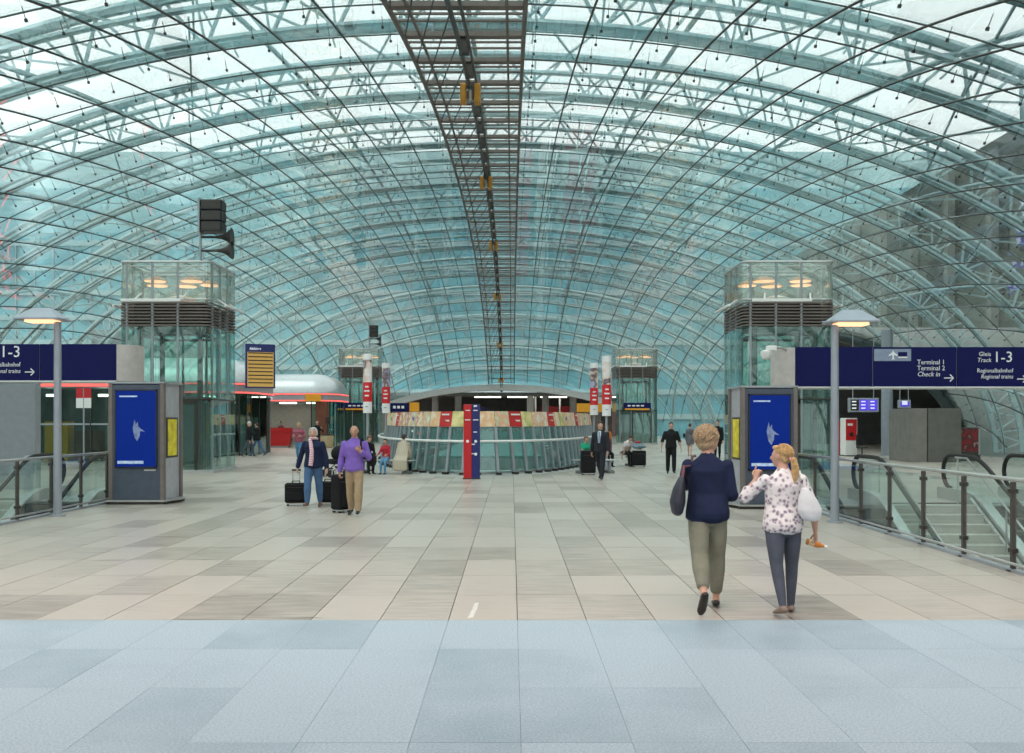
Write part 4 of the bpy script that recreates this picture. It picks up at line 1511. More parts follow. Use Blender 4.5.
MB().bbox(-.18, xb, -.04, 2.2, 0, h, .01).build('right_panel', M('dark_cubicle_steel', (.17, .165, .15), .45, .5, var=.12, scale=3), t)
t = thing('round_column', 'round grey concrete column left of the slim blue totem', 'column', (PX(887, 47.5), 47.5, 0))
MB().cyl(0, 0, 0, 6.2, .27, 18).build('shaft', mt['lampgrey'], t, True)
MB().cyl(0, 0, 0, .05, .34, 18).build('base', mt['steel_grey'], t, True)


def hang_screen(label, px0, px1, y0, y1, Z, mats):
    t = thing('hanging_screen', label, 'screen', ((PX(px0, Z) + PX(px1, Z)) / 2, Z, 0))
    w = (PX(px1, Z) - PX(px0, Z)) / 2
    z0, z1 = PZ(y1, Z), PZ(y0, Z)
    MB().bbox(-w, w, 0, .2, z0, z1, .02).build('housing', mt['steel_grey'], t)
    k = len(mats)
    for i in range(k):
        a = -w + .08 + (2 * w - .12) * i / k
        s = MB().box(a, a + (2 * w - .12) / k - .05, -.015, 0, z0 + .08, z1 - .08).build('display', mats[i], t)
        for r in range(3):
            zz = z0 + .16 + r * (z1 - z0 - .2) / 3
            MB().box(a + .06, a + (2 * w) / k * .55, -.02, -.014, zz, zz + .05).build('text_line', mt['screen_white'], s)
    for s in (-.7, .7):
        MB().tube([(s * w, .1, z1 - .02), (s * w, .1, dome_p(t.location.x - X0, Z).z)], .02, 5).build('hanger_rod', mt['steel_grey'], t)
    return t


hang_screen('hanging double violet screen left of the grey column', 849, 879, 398, 412, 46, [mt['steel_dark'], mt['screen_purple'], mt['screen_purple']])
hang_screen('small hanging violet screen above the steel cubicle', 899, 911, 400, 408, 46, [mt['screen_purple']])
t = thing('poster_stand', 'dark framed poster stand with red picture at the second right escalator', 'poster stand', (PX(970, 41), 41, 0))
w = .46
z0, z1 = PZ(456, 41), PZ(427.5, 41)
MB().bbox(-w, w, 0, .35, 0, z1, .02).build('frame', mt['post'], t)
MB().box(-w + .1, w - .12, -.012, 0, z0 + .2, z1 - .06).build('picture', food('red_picture', [(.03, .02, .02), (.3, .02, .03), (.05, .02, .02), (.6, .35, .3)], 2.6), t)
MB().box(w - .1, w - .02, -.012, 0, z0 + .05, z1 - .03).build('edge_strip', mt['steel_grey'], t)


def dark_chair(label, X, Y, rz):
    t = thing('swivel_chair', label, 'chair', (X, Y, 0), rz)
    MB().bbox(-.24, .24, -.24, .24, .42, .5, .03).build('seat', mt['black'], t)
    MB().bbox(-.22, .22, .2, .27, .55, 1.05, .02).build('backrest', mt['black'], t)
    MB().box(-.03, .03, .2, .26, .42, .6).build('back_arm', mt['black'], t)
    MB().cyl(0, 0, .08, .43, .03, 8).build('column', mt['steel_dark'], t)
    for k in range(5):
        a = 2 * math.pi * k / 5
        MB().tube([(0, 0, .08), (.28 * math.cos(a), .28 * math.sin(a), .05)], .022, 5).build('leg', mt['black'], t)
        MB().cyl(.28 * math.cos(a), .28 * math.sin(a), 0, .06, .03, 8).build('castor', mt['black'], t)


dark_chair('black swivel chair beside the white and red machine', PX(862, 46), 46, 1.2)


# ------------------------------------------------------------------ benches beside the oval
def bench(label, X, Y, rz, L=1.9):
    t = thing('steel_bench', label, 'bench', (X, Y, 0), rz, group='steel benches beside the oval enclosure')
    for k in range(4):
        MB().bbox(-L / 2, L / 2, -.22 + .115 * k, -.12 + .115 * k, .42, .45, .006).build('seat_slat', mt['steel'], t)
    for s in (-1, 1):
        MB().box(s * (L / 2 - .25) - .03, s * (L / 2 - .25) + .03, -.2, .22, .36, .42).build('bracket', mt['steel_grey'], t)
        MB().box(s * (L / 2 - .25) - .04, s * (L / 2 - .25) + .04, -.04, .04, .08, .37).build('leg', mt['steel_grey'], t)
        MB().bbox(s * (L / 2 - .25) - .1, s * (L / 2 - .25) + .1, -.26, .26, 0, .09, .02).build('foot_block', mt['concrete_dark'], t)
    return t


BENCH_A = bench('steel bench left of the oval enclosure under the seated group', PX(385, 31.4), 31.4, math.radians(-12), 2.0)
BENCH_B = bench('steel bench right of the oval enclosure behind the man in suit', PX(595, 31.6), 31.6, math.radians(14), 1.5)
BENCH_C = bench('steel bench further right below the crouching figure in white', PX(617, 36.5), 36.5, math.radians(20), 1.6)
# ------------------------------------------------------------------ people
SKIN = M('skin', (.56, .33, .24), .55, var=.08, scale=20)
SKIN2 = M('tanned_skin', (.46, .25, .17), .55, var=.08, scale=20)
EYE = M('eye_dark', (.03, .02, .02), .3)
LIP = M('lip', (.42, .16, .14), .5)


def cloth(name, col, var=.12, bump=.5, bs=14, rough=.85):
    return M(name, col, rough, var=var, scale=9, bump=bump, bscale=bs, spec=.25)


def floral():
    m, nt, p = newmat('floral_blouse_print')
    tc = N(nt, 'ShaderNodeTexCoord')
    v = N(nt, 'ShaderNodeTexVoronoi', Scale=24.0)
    nt.links.new(tc.outputs['Object'], v.inputs['Vector'])
    nz = N(nt, 'ShaderNodeTexNoise', Scale=55.0, Detail=2.0)
    nt.links.new(tc.outputs['Object'], nz.inputs['Vector'])
    ad = N(nt, 'ShaderNodeMath', operation='MULTIPLY_ADD')
    nt.links.new(nz.outputs['Fac'], ad.inputs[0])
    ad.inputs[1].default_value = .55
    nt.links.new(v.outputs['Distance'], ad.inputs[2])
    rp = N(nt, 'ShaderNodeValToRGB')
    els = rp.color_ramp.elements
    els.new(.55); els.new(.6)
    for i, (q, c) in enumerate(((.50, (.20, .19, .25)), (.61, (.46, .36, .40)), (.72, (.62, .59, .61)), (.86, (.76, .74, .74)))):
        els[i].position = q
        els[i].color = (*c, 1)
    nt.links.new(ad.outputs[0], rp.inputs['Fac'])
    nt.links.new(rp.outputs['Color'], p.inputs['Base Color'])
    p.inputs['Roughness'].default_value = .85
    return m


def stripe(name, a, b, sc, axis='Z'):
    m, nt, p = newmat(name)
    tc = N(nt, 'ShaderNodeTexCoord')
    w = N(nt, 'ShaderNodeTexWave', Scale=sc, Distortion=1.0)
    w.bands_direction = axis
    nt.links.new(tc.outputs['Object'], w.inputs['Vector'])
    rp = N(nt, 'ShaderNodeValToRGB')
    rp.color_ramp.elements[0].position = .4
    rp.color_ramp.elements[1].position = .6
    rp.color_ramp.elements[0].color = (*a, 1)
    rp.color_ramp.elements[1].color = (*b, 1)
    nt.links.new(w.outputs['Fac'], rp.inputs['Fac'])
    nt.links.new(rp.outputs['Color'], p.inputs['Base Color'])
    p.inputs['Roughness'].default_value = .85
    return m


class Body:
    """tapered pieces that are fused into one skin, each face taking the cloth of the piece it lies on"""

    def __init__(self):
        self.p = []

    def loft(self, mi, rings):
        """rings: (centre, side axis, depth axis, half width, half depth)"""
        self.p.append((mi, [(Vector(c), Vector(u), Vector(v), a, b) for c, u, v, a, b in rings]))

    def limb(self, mi, pts, rs, flat=1.0, side=None):
        pts = [Vector(q) for q in pts]
        rings = []
        for i, q in enumerate(pts):
            t = (pts[min(i + 1, len(pts) - 1)] - pts[max(i - 1, 0)]).normalized()
            s = Vector(side) if side is not None else Vector((1, 0, 0))
            u = s - t * s.dot(t)
            if u.length < .2:
                s = Vector((0, 1, 0))
                u = s - t * s.dot(t)
            u.normalize()
            rings.append((q, u, t.cross(u), rs[i], rs[i] * flat))
        self.loft(mi, rings)

    def ball(self, mi, c, r, rot=None):
        c = Vector(c)
        R3 = rot or Matrix.Identity(3)
        u, v, w = R3 @ Vector((1, 0, 0)), R3 @ Vector((0, 1, 0)), R3 @ Vector((0, 0, 1))
        rings = []
        for k in range(9):
            a = -math.pi / 2 * .96 + math.pi * .96 * k / 8
            rings.append((c + w * r[2] * math.sin(a), u, v, r[0] * math.cos(a), r[1] * math.cos(a)))
        self.loft(mi, rings)

    def raw(self, n=14):
        mb = MB()
        for mi, rings in self.p:
            rs = []
            c0, c1 = rings[0], rings[-1]
            t0 = (rings[0][0] - rings[1][0]).normalized()
            t1 = (rings[-1][0] - rings[-2][0]).normalized()
            allr = [(c0[0] + t0 * min(c0[3], c0[4]) * .45, c0[1], c0[2], c0[3] * .6, c0[4] * .6)] + rings + [(c1[0] + t1 * min(c1[3], c1[4]) * .45, c1[1], c1[2], c1[3] * .6, c1[4] * .6)]
            for c, u, v, a, b in allr:
                rs.append([c + u * a * math.cos(2 * math.pi * k / n) + v * b * math.sin(2 * math.pi * k / n) for k in range(n)])
            mb.rings(rs, True)
        return mb

    def sd(self, q, rings):
        best = 1e9
        for (c0, u0, v0, a0, b0), (c1, u1, v1, a1, b1) in zip(rings[:-1], rings[1:]):
            ax = c1 - c0
            L2 = ax.length_squared
            if L2 < 1e-10:
                continue
            t = (q - c0).dot(ax) / L2
            tc = max(0.0, min(1.0, t))
            d = q - (c0 + ax * tc)
            a, b = a0 + (a1 - a0) * tc, b0 + (b1 - b0) * tc
            u, v = u0, v0
            du, dv = d.dot(u), d.dot(v)
            rr = d.length
            k = max(math.hypot(du / max(a, 1e-4), dv / max(b, 1e-4)), rr / max(a, b, 1e-4) if 0 < t < 1 else 0)
            if t < 0 or t > 1:
                over = (abs(t - tc)) * math.sqrt(L2)
                val = max((k - 1) * min(a, b), 0) + over * .8
            else:
                val = (k - 1) * min(a, b)
            best = min(best, val)
        return best

    def fuse(self, name, mats, voxel, smooth=4, disp=0.0):
        me = self.raw().mesh(name + '_raw', mats[0])
        tmp = bpy.data.objects.new('fuse_tmp', me)
        COL.objects.link(tmp)
        md = tmp.modifiers.new('r', 'REMESH')
        md.mode = 'VOXEL'
        md.voxel_size = voxel
        ms = tmp.modifiers.new('s', 'SMOOTH')
        ms.iterations = smooth
        ms.factor = .5
        dg = bpy.context.evaluated_depsgraph_get()
        out = bpy.data.meshes.new_from_object(tmp.evaluated_get(dg))
        bpy.data.objects.remove(tmp)
        bpy.data.meshes.remove(me)
        out.name = name
        out.materials.clear()
        for m in mats:
            out.materials.append(m)
        if len(mats) > 1:
            # quick reject by bounding sphere, then the nearest piece
            bs = []
            for mi, rings in self.p:
                c = sum((r[0] for r in rings), Vector()) / len(rings)
                rad = max((r[0] - c).length + max(r[3], r[4]) for r in rings)
                bs.append((mi, rings, c, rad))
            vm = []
            for v in out.vertices:
                q = v.co
                best, bm_ = 1e9, 0
                for mi, rings, c, rad in bs:
                    if (q - c).length - rad > .03:
                        continue
                    d = self.sd(q, rings) + (.005 if mi == 0 else 0)
                    if d < best:
                        best, bm_ = d, mi
                vm.append(bm_)
            idx = []
            for pl in out.polygons:
                ids = [vm[i] for i in pl.vertices]
                idx.append(max(set(ids), key=ids.count))
            out.polygons.foreach_set('material_index', idx)
        out.polygons.foreach_set('use_smooth', [True] * len(out.polygons))
        if disp:
            for v in out.vertices:
                v.co += v.normal * disp * mnoise.noise(v.co * 9.0)
        out.update()
        return out


def add_island(me, mb, mi):
    """join loose small shapes (fingers, eyes) to the body mesh under material mi"""
    bm = bmesh.new()
    bm.from_mesh(me)
    vs = [bm.verts.new(p) for p in mb.v]
    for f in mb.f:
        try:
            fc = bm.faces.new([vs[i] for i in f])
            fc.material_index = mi
            fc.smooth = True
        except ValueError:
            pass
    bm.to_mesh(me)
    bm.free()


def rotz(a):
    return Matrix.Rotation(math.radians(a), 3, 'Z')


def rotx(a):
    return Matrix.Rotation(math.radians(a), 3, 'X')


def person(label, loc, yaw, H, top, bottom, shoe, hair, skin=SKIN, sex='f', build=1.0, legs=((0, 0), (0, 0)), foot=(0, 0), arms=None,
           lean=0, twist=0, head=(0, 0), sleeve='long', hem=1.0, loose=0.0, hairstyle='short', voxel=.016, group=None, seated=False,
           skirt=False, untuck=True, ground=True, hairvox=None, lloose=None, seat=.072, legab=(1, 1), mirror_hand=None, cap=None):
    """local frame: +Y ahead, +X the person's right, Z up. yaw 0 looks away from the viewer.
    legs: (thigh flex, knee flex) for left and right; arms: (upper dir, lower dir) for left and right"""
    root = thing('person', label, 'person', loc, math.radians(yaw), group=group)
    h = H
    b = Body()
    mats = [skin, top, bottom, shoe]
    lloose = loose if lloose is None else lloose
    male = sex == 'm'
    wf = build
    hipz = .52 * h
    pel = Vector((0, 0, hipz))
    if seated:
        pel.z = .45 + seat * h
        fl_ = math.degrees(math.acos(max(-.2, min(.95, (pel.z - .243 * h - .0345 * h) / (.245 * h)))))
        legs = ((fl_, fl_ + 3), (fl_, fl_ - 3))
    feet = []
    thl, shl = .245 * h, .243 * h
    ankles, knees, lowest = [], [], 1e9
    for i, s in enumerate((-1, 1)):
        fl, kn = legs[i]
        ab = .022 * legab[i]
        hp = pel + Vector((s * .046 * h * wf, 0, 0))
        d1 = Vector((s * ab, math.sin(math.radians(fl)), -math.cos(math.radians(fl)))).normalized()
        k = hp + d1 * thl
        a2 = math.radians(fl - kn)
        d2 = Vector((-s * .01, math.sin(a2), -math.cos(a2))).normalized()
        an = k + d2 * shl
        knees.append((hp, k))
        ankles.append((an, a2))
    # drop or lift the figure so that the lower foot touches the ground
    if ground:
        low = min(an.z - .038 * h - (max(0, math.sin(math.radians(-foot[i]))) * .10 * h) for i, (an, a2) in enumerate(ankles))
        dz = Vector((0, 0, -low))
        if seated:
            dz = Vector((0, 0, 0))
        pel = pel + dz
        knees = [(a + dz, c + dz) for a, c in knees]
        ankles = [(a + dz, c) for a, c in ankles]
    for i, s in enumerate((-1, 1)):
        hp, k = knees[i]
        an, a2 = ankles[i]
        mid = (hp + k) / 2
        calf = k + (an - k) * .32 + Vector((0, -.006 * h, 0))
        cv = .74 if (hem > .7 and not skirt) else 1.0                # under the trouser leg the calf stays inside
        b.limb(0, [k, calf, k + (an - k) * .75, an], [.029 * h * cv, .031 * h * wf * cv, .023 * h * cv, .020 * h])
        if not skirt:
            end = k + (an - k) * hem
            tp = 1 + lloose
            b.limb(2, [hp, mid, k, k + (an - k) * .35 * min(1, hem / .9), end],
                   [.051 * h * wf, .048 * h * wf * (1 + lloose * .3), .037 * h * wf * (1 + lloose * .7), .036 * h * wf * tp, .027 * h * (1 + lloose * 1.2)])
        else:
            b.limb(0, [hp, mid, k], [.055 * h, .045 * h, .03 * h])
        # shoe
        fa = math.radians(foot[i])                       # heel lift pitches the toes down
        fd = Vector((s * .10, math.cos(fa), math.sin(fa))).normalized()
        up = Vector((0, -math.sin(fa), math.cos(fa)))
        heel = an - up * .016 * h - fd * .025 * h
        b.limb(0, [an, an - up * .018 * h], [.020 * h, .022 * h])
        b.loft(3, [(heel - fd * .004 * h, Vector((1, 0, 0)), up, .018 * h, .016 * h), (heel + fd * .03 * h, Vector((1, 0, 0)), up, .023 * h, .021 * h),
                   (heel + fd * .075 * h - up * .004 * h, Vector((1, 0, 0)), up, .025 * h, .017 * h),
                   (heel + fd * .115 * h - up * .010 * h, Vector((1, 0, 0)), up, .025 * h, .012 * h), (heel + fd * .140 * h - up * .013 * h, Vector((1, 0, 0)), up, .015 * h, .008 * h)])
    # torso
    T = rotx(-lean)
    TW = rotz(twist)

    def tp_(x, y, z):
        """torso point: z measured from the pelvis in heights"""
        f = max(0, min(1, z / .3))
        return pel + T @ ((rotz(twist * f)) @ Vector((x * h, y * h, z * h)))
    ux, uy = T @ (TW @ Vector((1, 0, 0))), T @ (TW @ Vector((0, 1, 0)))
    if male:
        prof = [(-.045, .060, .050, 0), (.0, .088, .066, 0), (.05, .093, .066, .003), (.10, .088, .062, .006), (.16, .094, .066, .008), (.22, .102, .070, .006), (.255, .096, .060, .0), (.280, .074, .050, -.004), (.300, .050, .042, -.004), (.318, .036, .034, -.002)]
    else:
        prof = [(-.045, .060, .055, 0), (.0, .091, .070, -.006), (.05, .094, .068, 0), (.10, .078, .056, .006), (.16, .083, .060, .008), (.22, .090, .070, .010), (.255, .084, .054, .0), (.280, .064, .046, -.004), (.298, .044, .040, -.004), (.314, .032, .032, -.002)]
    if skirt:
        b.loft(2, [(pel + Vector((0, .03 * h * 0, -.17 * h)), Vector((1, 0, 0)), Vector((0, 1, 0)), .105 * h, .085 * h), (pel + Vector((0, 0, -.08 * h)), Vector((1, 0, 0)), Vector((0, 1, 0)), .108 * h, .085 * h),
                   (pel, Vector((1, 0, 0)), Vector((0, 1, 0)), .10 * h, .072 * h), (pel + Vector((0, 0, .08 * h)), Vector((1, 0, 0)), Vector((0, 1, 0)), .085 * h, .062 * h)])
    else:
        b.loft(2, [(tp_(0, y, z), ux if z > .05 else Vector((1, 0, 0)), uy if z > .05 else Vector((0, 1, 0)), a * h * wf, d * h * wf) for z, a, d, y in prof[:3]])
    lo = -.035 if untuck else .045
    tl = [(lo, 0, 0, 0)] + [q for q in prof if q[0] > lo + .02]
    first = [q for q in prof if q[0] >= lo - .02][0]
    tl[0] = (lo, .101, .078, 0)
    tl = [(z, max(a, .101) if z < .03 else (max(a, .078 + .04 * loose) if z < .2 else a), max(d, .077) if z < .03 else d, y) for z, a, d, y in tl]
    ex = 1.05 + .10 * (loose if untuck else 0)
    b.loft(1, [(tp_(0, y, z), ux if z > .05 else Vector((1, 0, 0)), uy if z > .05 else Vector((0, 1, 0)), a * h * wf * (ex if z < .25 else 1.02), d * h * wf * (ex if z < .25 else 1.02)) for z, a, d, y in tl])
    # neck and head
    nb, nt_ = tp_(0, -.006, .292), tp_(0, .004, .340)
    HR = T @ rotz(head[0] + twist) @ rotx(head[1])
    hc = nt_ + HR @ Vector((0, .012 * h, .048 * h))
    b.limb(0, [nb, nt_, hc], [.037 * h, .031 * h, .032 * h])

    def hp_(x, y, z):
        return hc + HR @ Vector((x * h, y * h, z * h))
    b.ball(0, hp_(0, -.004, .012), (.044 * h, .054 * h, .052 * h), HR)
    b.loft(0, [(hp_(0, .012, .015), HR @ Vector((1, 0, 0)), HR @ Vector((0, 1, 0)), .040 * h, .042 * h), (hp_(0, .014, -.02), HR @ Vector((1, 0, 0)), HR @ Vector((0, 1, 0)), .037 * h, .038 * h),
               (hp_(0, .020, -.045), HR @ Vector((1, 0, 0)), HR @ Vector((0, 1, 0)), .026 * h, .027 * h), (hp_(0, .024, -.056), HR @ Vector((1, 0, 0)), HR @ Vector((0, 1, 0)), .014 * h, .016 * h)])
    b.limb(0, [hp_(0, .052, .008), hp_(0, .062, -.012), hp_(0, .056, -.018)], [.006 * h, .009 * h, .009 * h])
    for s in (-1, 1):
        b.loft(0, [(hp_(s * .044, -.004, .012), HR @ Vector((0, 1, 0)), HR @ Vector((1, 0, 0)), .010 * h, .006 * h), (hp_(s * .046, -.003, -.004), HR @ Vector((0, 1, 0)), HR @ Vector((1, 0, 0)), .010 * h, .006 * h), (hp_(s * .044, .0, -.016), HR @ Vector((0, 1, 0)), HR @ Vector((1, 0, 0)), .006 * h, .005 * h)])
    # arms
    arms = arms or (((-.12, 0, -1), (-.02, .15, -1)), ((.12, 0, -1), (.02, .15, -1)))
    hands = []
    sw = (.108 if male else .096) * wf
    for i, s in enumerate((-1, 1)):
        sh = tp_(s * sw, -.004, .252)
        d1 = (T @ TW @ Vector(arms[i][0])).normalized()
        d2 = (T @ TW @ Vector(arms[i][1])).normalized()
        el = sh + d1 * .172 * h
        wr = el + d2 * .150 * h
        r_ = (1.08 if male else .98) * wf
        b.limb(0, [sh, el, el + (wr - el) * .3, wr], [.028 * h * r_, .023 * h * r_, .023 * h * r_, .0145 * h])
        b.ball(1, sh, (.031 * h * r_, .033 * h * r_, .031 * h * r_))
        lo_ = 1 + loose
        if sleeve == 'short':
            b.limb(1, [sh, sh + (el - sh) * .55], [.032 * h * r_, .034 * h * r_ * (1 + loose * .3)])
        else:
            b.limb(1, [sh, sh + (el - sh) * .5, el], [.031 * h * r_, .031 * h * r_, .028 * h * r_ * (1 + loose * .4)])
            f = {'long': .93, 'three': .45, 'elbow': .12}[sleeve]
            b.limb(1, [el, el + (wr - el) * f * .5, el + (wr - el) * f], [.029 * h * r_ * (1 + loose * .4), .028 * h * r_ * (1 + loose * .5), .022 * h * r_ * lo_ if f > .6 else .029 * h * r_ * lo_])
        hd = arms[i][2] if len(arms[i]) > 2 else arms[i][1]
        hdv = (T @ TW @ Vector(hd)).normalized()
        palm_n = arms[i][3] if len(arms[i]) > 3 else (-s, .25, 0)      # which way the palm looks
        pn = (T @ TW @ Vector(palm_n)).normalized()
        pn = (pn - hdv * pn.dot(hdv)).normalized()
        side = hdv.cross(pn)
        thumb_side = side if side.dot(T @ TW @ Vector((0, 1, .2))) > 0 else -side
        pc = wr + hdv * .048 * h
        b.loft(0, [(wr, side, pn, .016 * h, .011 * h), (wr + hdv * .02 * h, side, pn, .021 * h, .012 * h), (pc, side, pn, .024 * h, .012 * h), (wr + hdv * .058 * h, side, pn, .022 * h, .010 * h)])
        grip = arms[i][4] if len(arms[i]) > 4 else .5
        hands.append((wr, hdv, pn, thumb_side, grip))
    me = b.fuse('body', mats, voxel)
    # fingers, joined to the hands
    fm = MB()
    nf = 6 if voxel < .014 else 5
    for wr, hdv, pn, ts, grip in hands:
        base = wr + hdv * .058 * h
        for q, (off, ln) in enumerate(((.0165, .040), (.0055, .046), (-.0055, .043), (-.0155, .034))):
            g = grip[q] if isinstance(grip, (list, tuple)) else grip
            p0 = base + ts * off * h - hdv * .008 * h
            a1, a2_, a3 = g * 1.0, g * 2.1, g * 2.9
            p1 = p0 + (hdv * math.cos(a1) + pn * math.sin(a1)) * ln * h * .50
            p2 = p1 + (hdv * math.cos(a2_) + pn * math.sin(a2_)) * ln * h * .30
            p3 = p2 + (hdv * math.cos(a3) + pn * math.sin(a3)) * ln * h * .25
            fm.tube([p0, p1, p2, p3], [.0054 * h, .0052 * h, .0047 * h, .0036 * h], nf)
        t0 = wr + hdv * .022 * h + ts * .016 * h
        t1 = t0 + (hdv * .65 + ts * .75 + pn * .3).normalized() * .026 * h
        t2 = t1 + (hdv * .9 + ts * .1 + pn * .5).normalized() * .022 * h
        fm.tube([t0, t1, t2], [.0072 * h, .0062 * h, .0046 * h], nf)
    add_island(me, fm, 0)
    me.materials.append(EYE)
    me.materials.append(LIP)
    ey = MB()
    for s in (-1, 1):
        ey.ellipsoid(hp_(s * .0175, .0475, .008), (.006 * h, .004 * h, .0035 * h), 8, 5, mat=HR)
        ey.ellipsoid(hp_(s * .0185, .0500, .0175), (.010 * h, .003 * h, .0016 * h), 8, 4, mat=HR)
    add_island(me, ey, 4)
    add_island(me, MB().ellipsoid(hp_(0, .0500, -.032), (.014 * h, .004 * h, .0035 * h), 8, 5, mat=HR), 5)
    inst('body', me, root)
    # hair
    if hairstyle != 'bald':
        hb = Body()
        if hairstyle == 'fringe':                          # thin grey ring of hair, bare crown
            for s in (-1, 1):
                hb.loft(0, [(hp_(s * .042, -.012, .012), HR @ Vector((0, 1, 0)), HR @ Vector((1, 0, 0)), .024 * h, .008 * h), (hp_(s * .042, -.018, -.012), HR @ Vector((0, 1, 0)), HR @ Vector((1, 0, 0)), .018 * h, .007 * h)])
            hb.ball(0, hp_(0, -.034, .0), (.040 * h, .024 * h, .030 * h), HR)
        else:
            hb.ball(0, hp_(0, -.014, .022), (.049 * h, .053 * h, .050 * h), HR)
            hb.ball(0, hp_(0, -.030, -.002), (.045 * h, .034 * h, .044 * h), HR)
            hb.limb(0, [hp_(-.03, .030, .052), hp_(.03, .030, .052)], [.014 * h, .014 * h])
        if hairstyle == 'wavy':
            hb.ball(0, hp_(0, -.022, .018), (.060 * h, .062 * h, .056 * h), HR)
            hb.ball(0, hp_(0, -.040, -.012), (.052 * h, .034 * h, .046 * h), HR)
        if hairstyle in ('bob', 'wavy'):
            for s in (-1, 1):
                hb.loft(0, [(hp_(s * .040, -.004, .030), HR @ Vector((0, 1, 0)), HR @ Vector((1, 0, 0)), .030 * h, .014 * h), (hp_(s * .045, -.008, .0), HR @ Vector((0, 1, 0)), HR @ Vector((1, 0, 0)), .028 * h, .013 * h), (hp_(s * .043, -.014, -.034), HR @ Vector((0, 1, 0)), HR @ Vector((1, 0, 0)), .024 * h, .010 * h)])
            hb.loft(0, [(hp_(0, -.038, .02), HR @ Vector((1, 0, 0)), HR @ Vector((0, 1, 0)), .046 * h, .026 * h), (hp_(0, -.040, -.02), HR @ Vector((1, 0, 0)), HR @ Vector((0, 1, 0)), .045 * h, .022 * h), (hp_(0, -.032, -.048), HR @ Vector((1, 0, 0)), HR @ Vector((0, 1, 0)), .036 * h, .016 * h)])
        if hairstyle == 'long':
            hb.loft(0, [(hp_(0, -.040, .0), HR @ Vector((1, 0, 0)), HR @ Vector((0, 1, 0)), .046 * h, .024 * h), (hp_(0, -.046, -.06), HR @ Vector((1, 0, 0)), HR @ Vector((0, 1, 0)), .046 * h, .018 * h), (hp_(0, -.050, -.11), HR @ Vector((1, 0, 0)), HR @ Vector((0, 1, 0)), .034 * h, .012 * h)])
        hv = hairvox or voxel * .9
        hm = hb.fuse('hair', [hair], hv, 2, disp=.006 if hairvox else .003)
        ho = inst('hair', hm, root)
        # single locks lying over the cap
        if hairvox:
            lk = MB()
            rr = random.Random(len(label))
            for k in range(260):
                th, ph = rr.uniform(-math.pi, math.pi), rr.uniform(.1, 1.25)
                if abs(th - math.pi / 2) < .7 and ph > .55:
                    continue
                pts = []
                for q in range(6):
                    f = q / 5
                    if hairstyle == 'ponytail':
                        g = Vector((math.cos(th) * math.sin(ph), math.sin(th) * math.sin(ph), math.cos(ph)))
                        e = Vector((0, -1, -.35)).normalized()
                        dir_ = (g * (1 - f) + e * f * .96).normalized()
                        rad = 1.03
                    else:
                        pp_ = ph + f * .95
                        tt = th + .25 * math.sin(f * 5 + k)
                        dir_ = Vector((math.cos(tt) * math.sin(pp_), math.sin(tt) * math.sin(pp_), math.cos(pp_)))
                        rad = 1.24 + .07 * math.sin(f * 7 + k * 1.3) - .12 * f
                    pts.append(hp_(dir_.x * .050 * rad, -.016 + dir_.y * .056 * rad, .016 + dir_.z * .056 * rad))
                lk.tube(pts, [.0022 * h, .0046 * h, .0056 * h, .0052 * h, .0042 * h, .0012 * h], 4)
            lk.build('hair_locks', hair, ho, True)
        if hairstyle == 'ponytail':
            pt = Body()
            pts = [hp_(0, -.060, -.004), hp_(.002, -.078, -.014), hp_(.004, -.086, -.065), hp_(.002, -.082, -.13), hp_(0, -.076, -.185)]
            pt.limb(0, pts, [.012 * h, .019 * h, .023 * h, .019 * h, .006 * h], side=HR @ Vector((1, 0, 0)))
            tail = inst('ponytail', pt.fuse('ponytail', [hair], hv, 2, disp=.004), ho)
            lk = MB()
            rr = random.Random(3)
            for k in range(60):
                a = rr.uniform(0, 6.28)
                q0 = [p + HR @ Vector((math.cos(a) * r_ * h, math.sin(a) * r_ * h * .8, 0)) for p, r_ in zip(pts, (.011, .018, .022, .017, .005 + rr.uniform(0, .008)))]
                lk.tube(q0, [.002 * h, .003 * h, .003 * h, .0028 * h, .001 * h], 4)
            lk.build('hair_locks', hair, ho, True)
            MB().tube([hp_(.016 * math.cos(a), -.064 + .003 * math.sin(a), -.006 + .016 * math.sin(a)) for a in [k * math.pi / 5 for k in range(10)]], .0065 * h, 6, closed=True).build('hair_band', M('pink_band', (.75, .35, .45), .7), root, True)
    if cap is not None:
        MB().ellipsoid(hp_(0, -.008, .032), (.052 * h, .060 * h, .042 * h), 14, 9, mat=HR).build('cap', cap, root, True)
        MB().ellipsoid(hp_(0, .052, .030), (.040 * h, .030 * h, .005 * h), 12, 5, mat=HR).build('cap_peak', cap, root, True)
    return root, dict(pel=pel, tp=tp_, hp=hp_, hands=hands, h=h, knees=knees, ankles=ankles, HR=HR)


def toworld(root, p):
    return Matrix.Translation(root.location) @ Matrix.Rotation(root.rotation_euler.z, 4, 'Z') @ Vector(p)


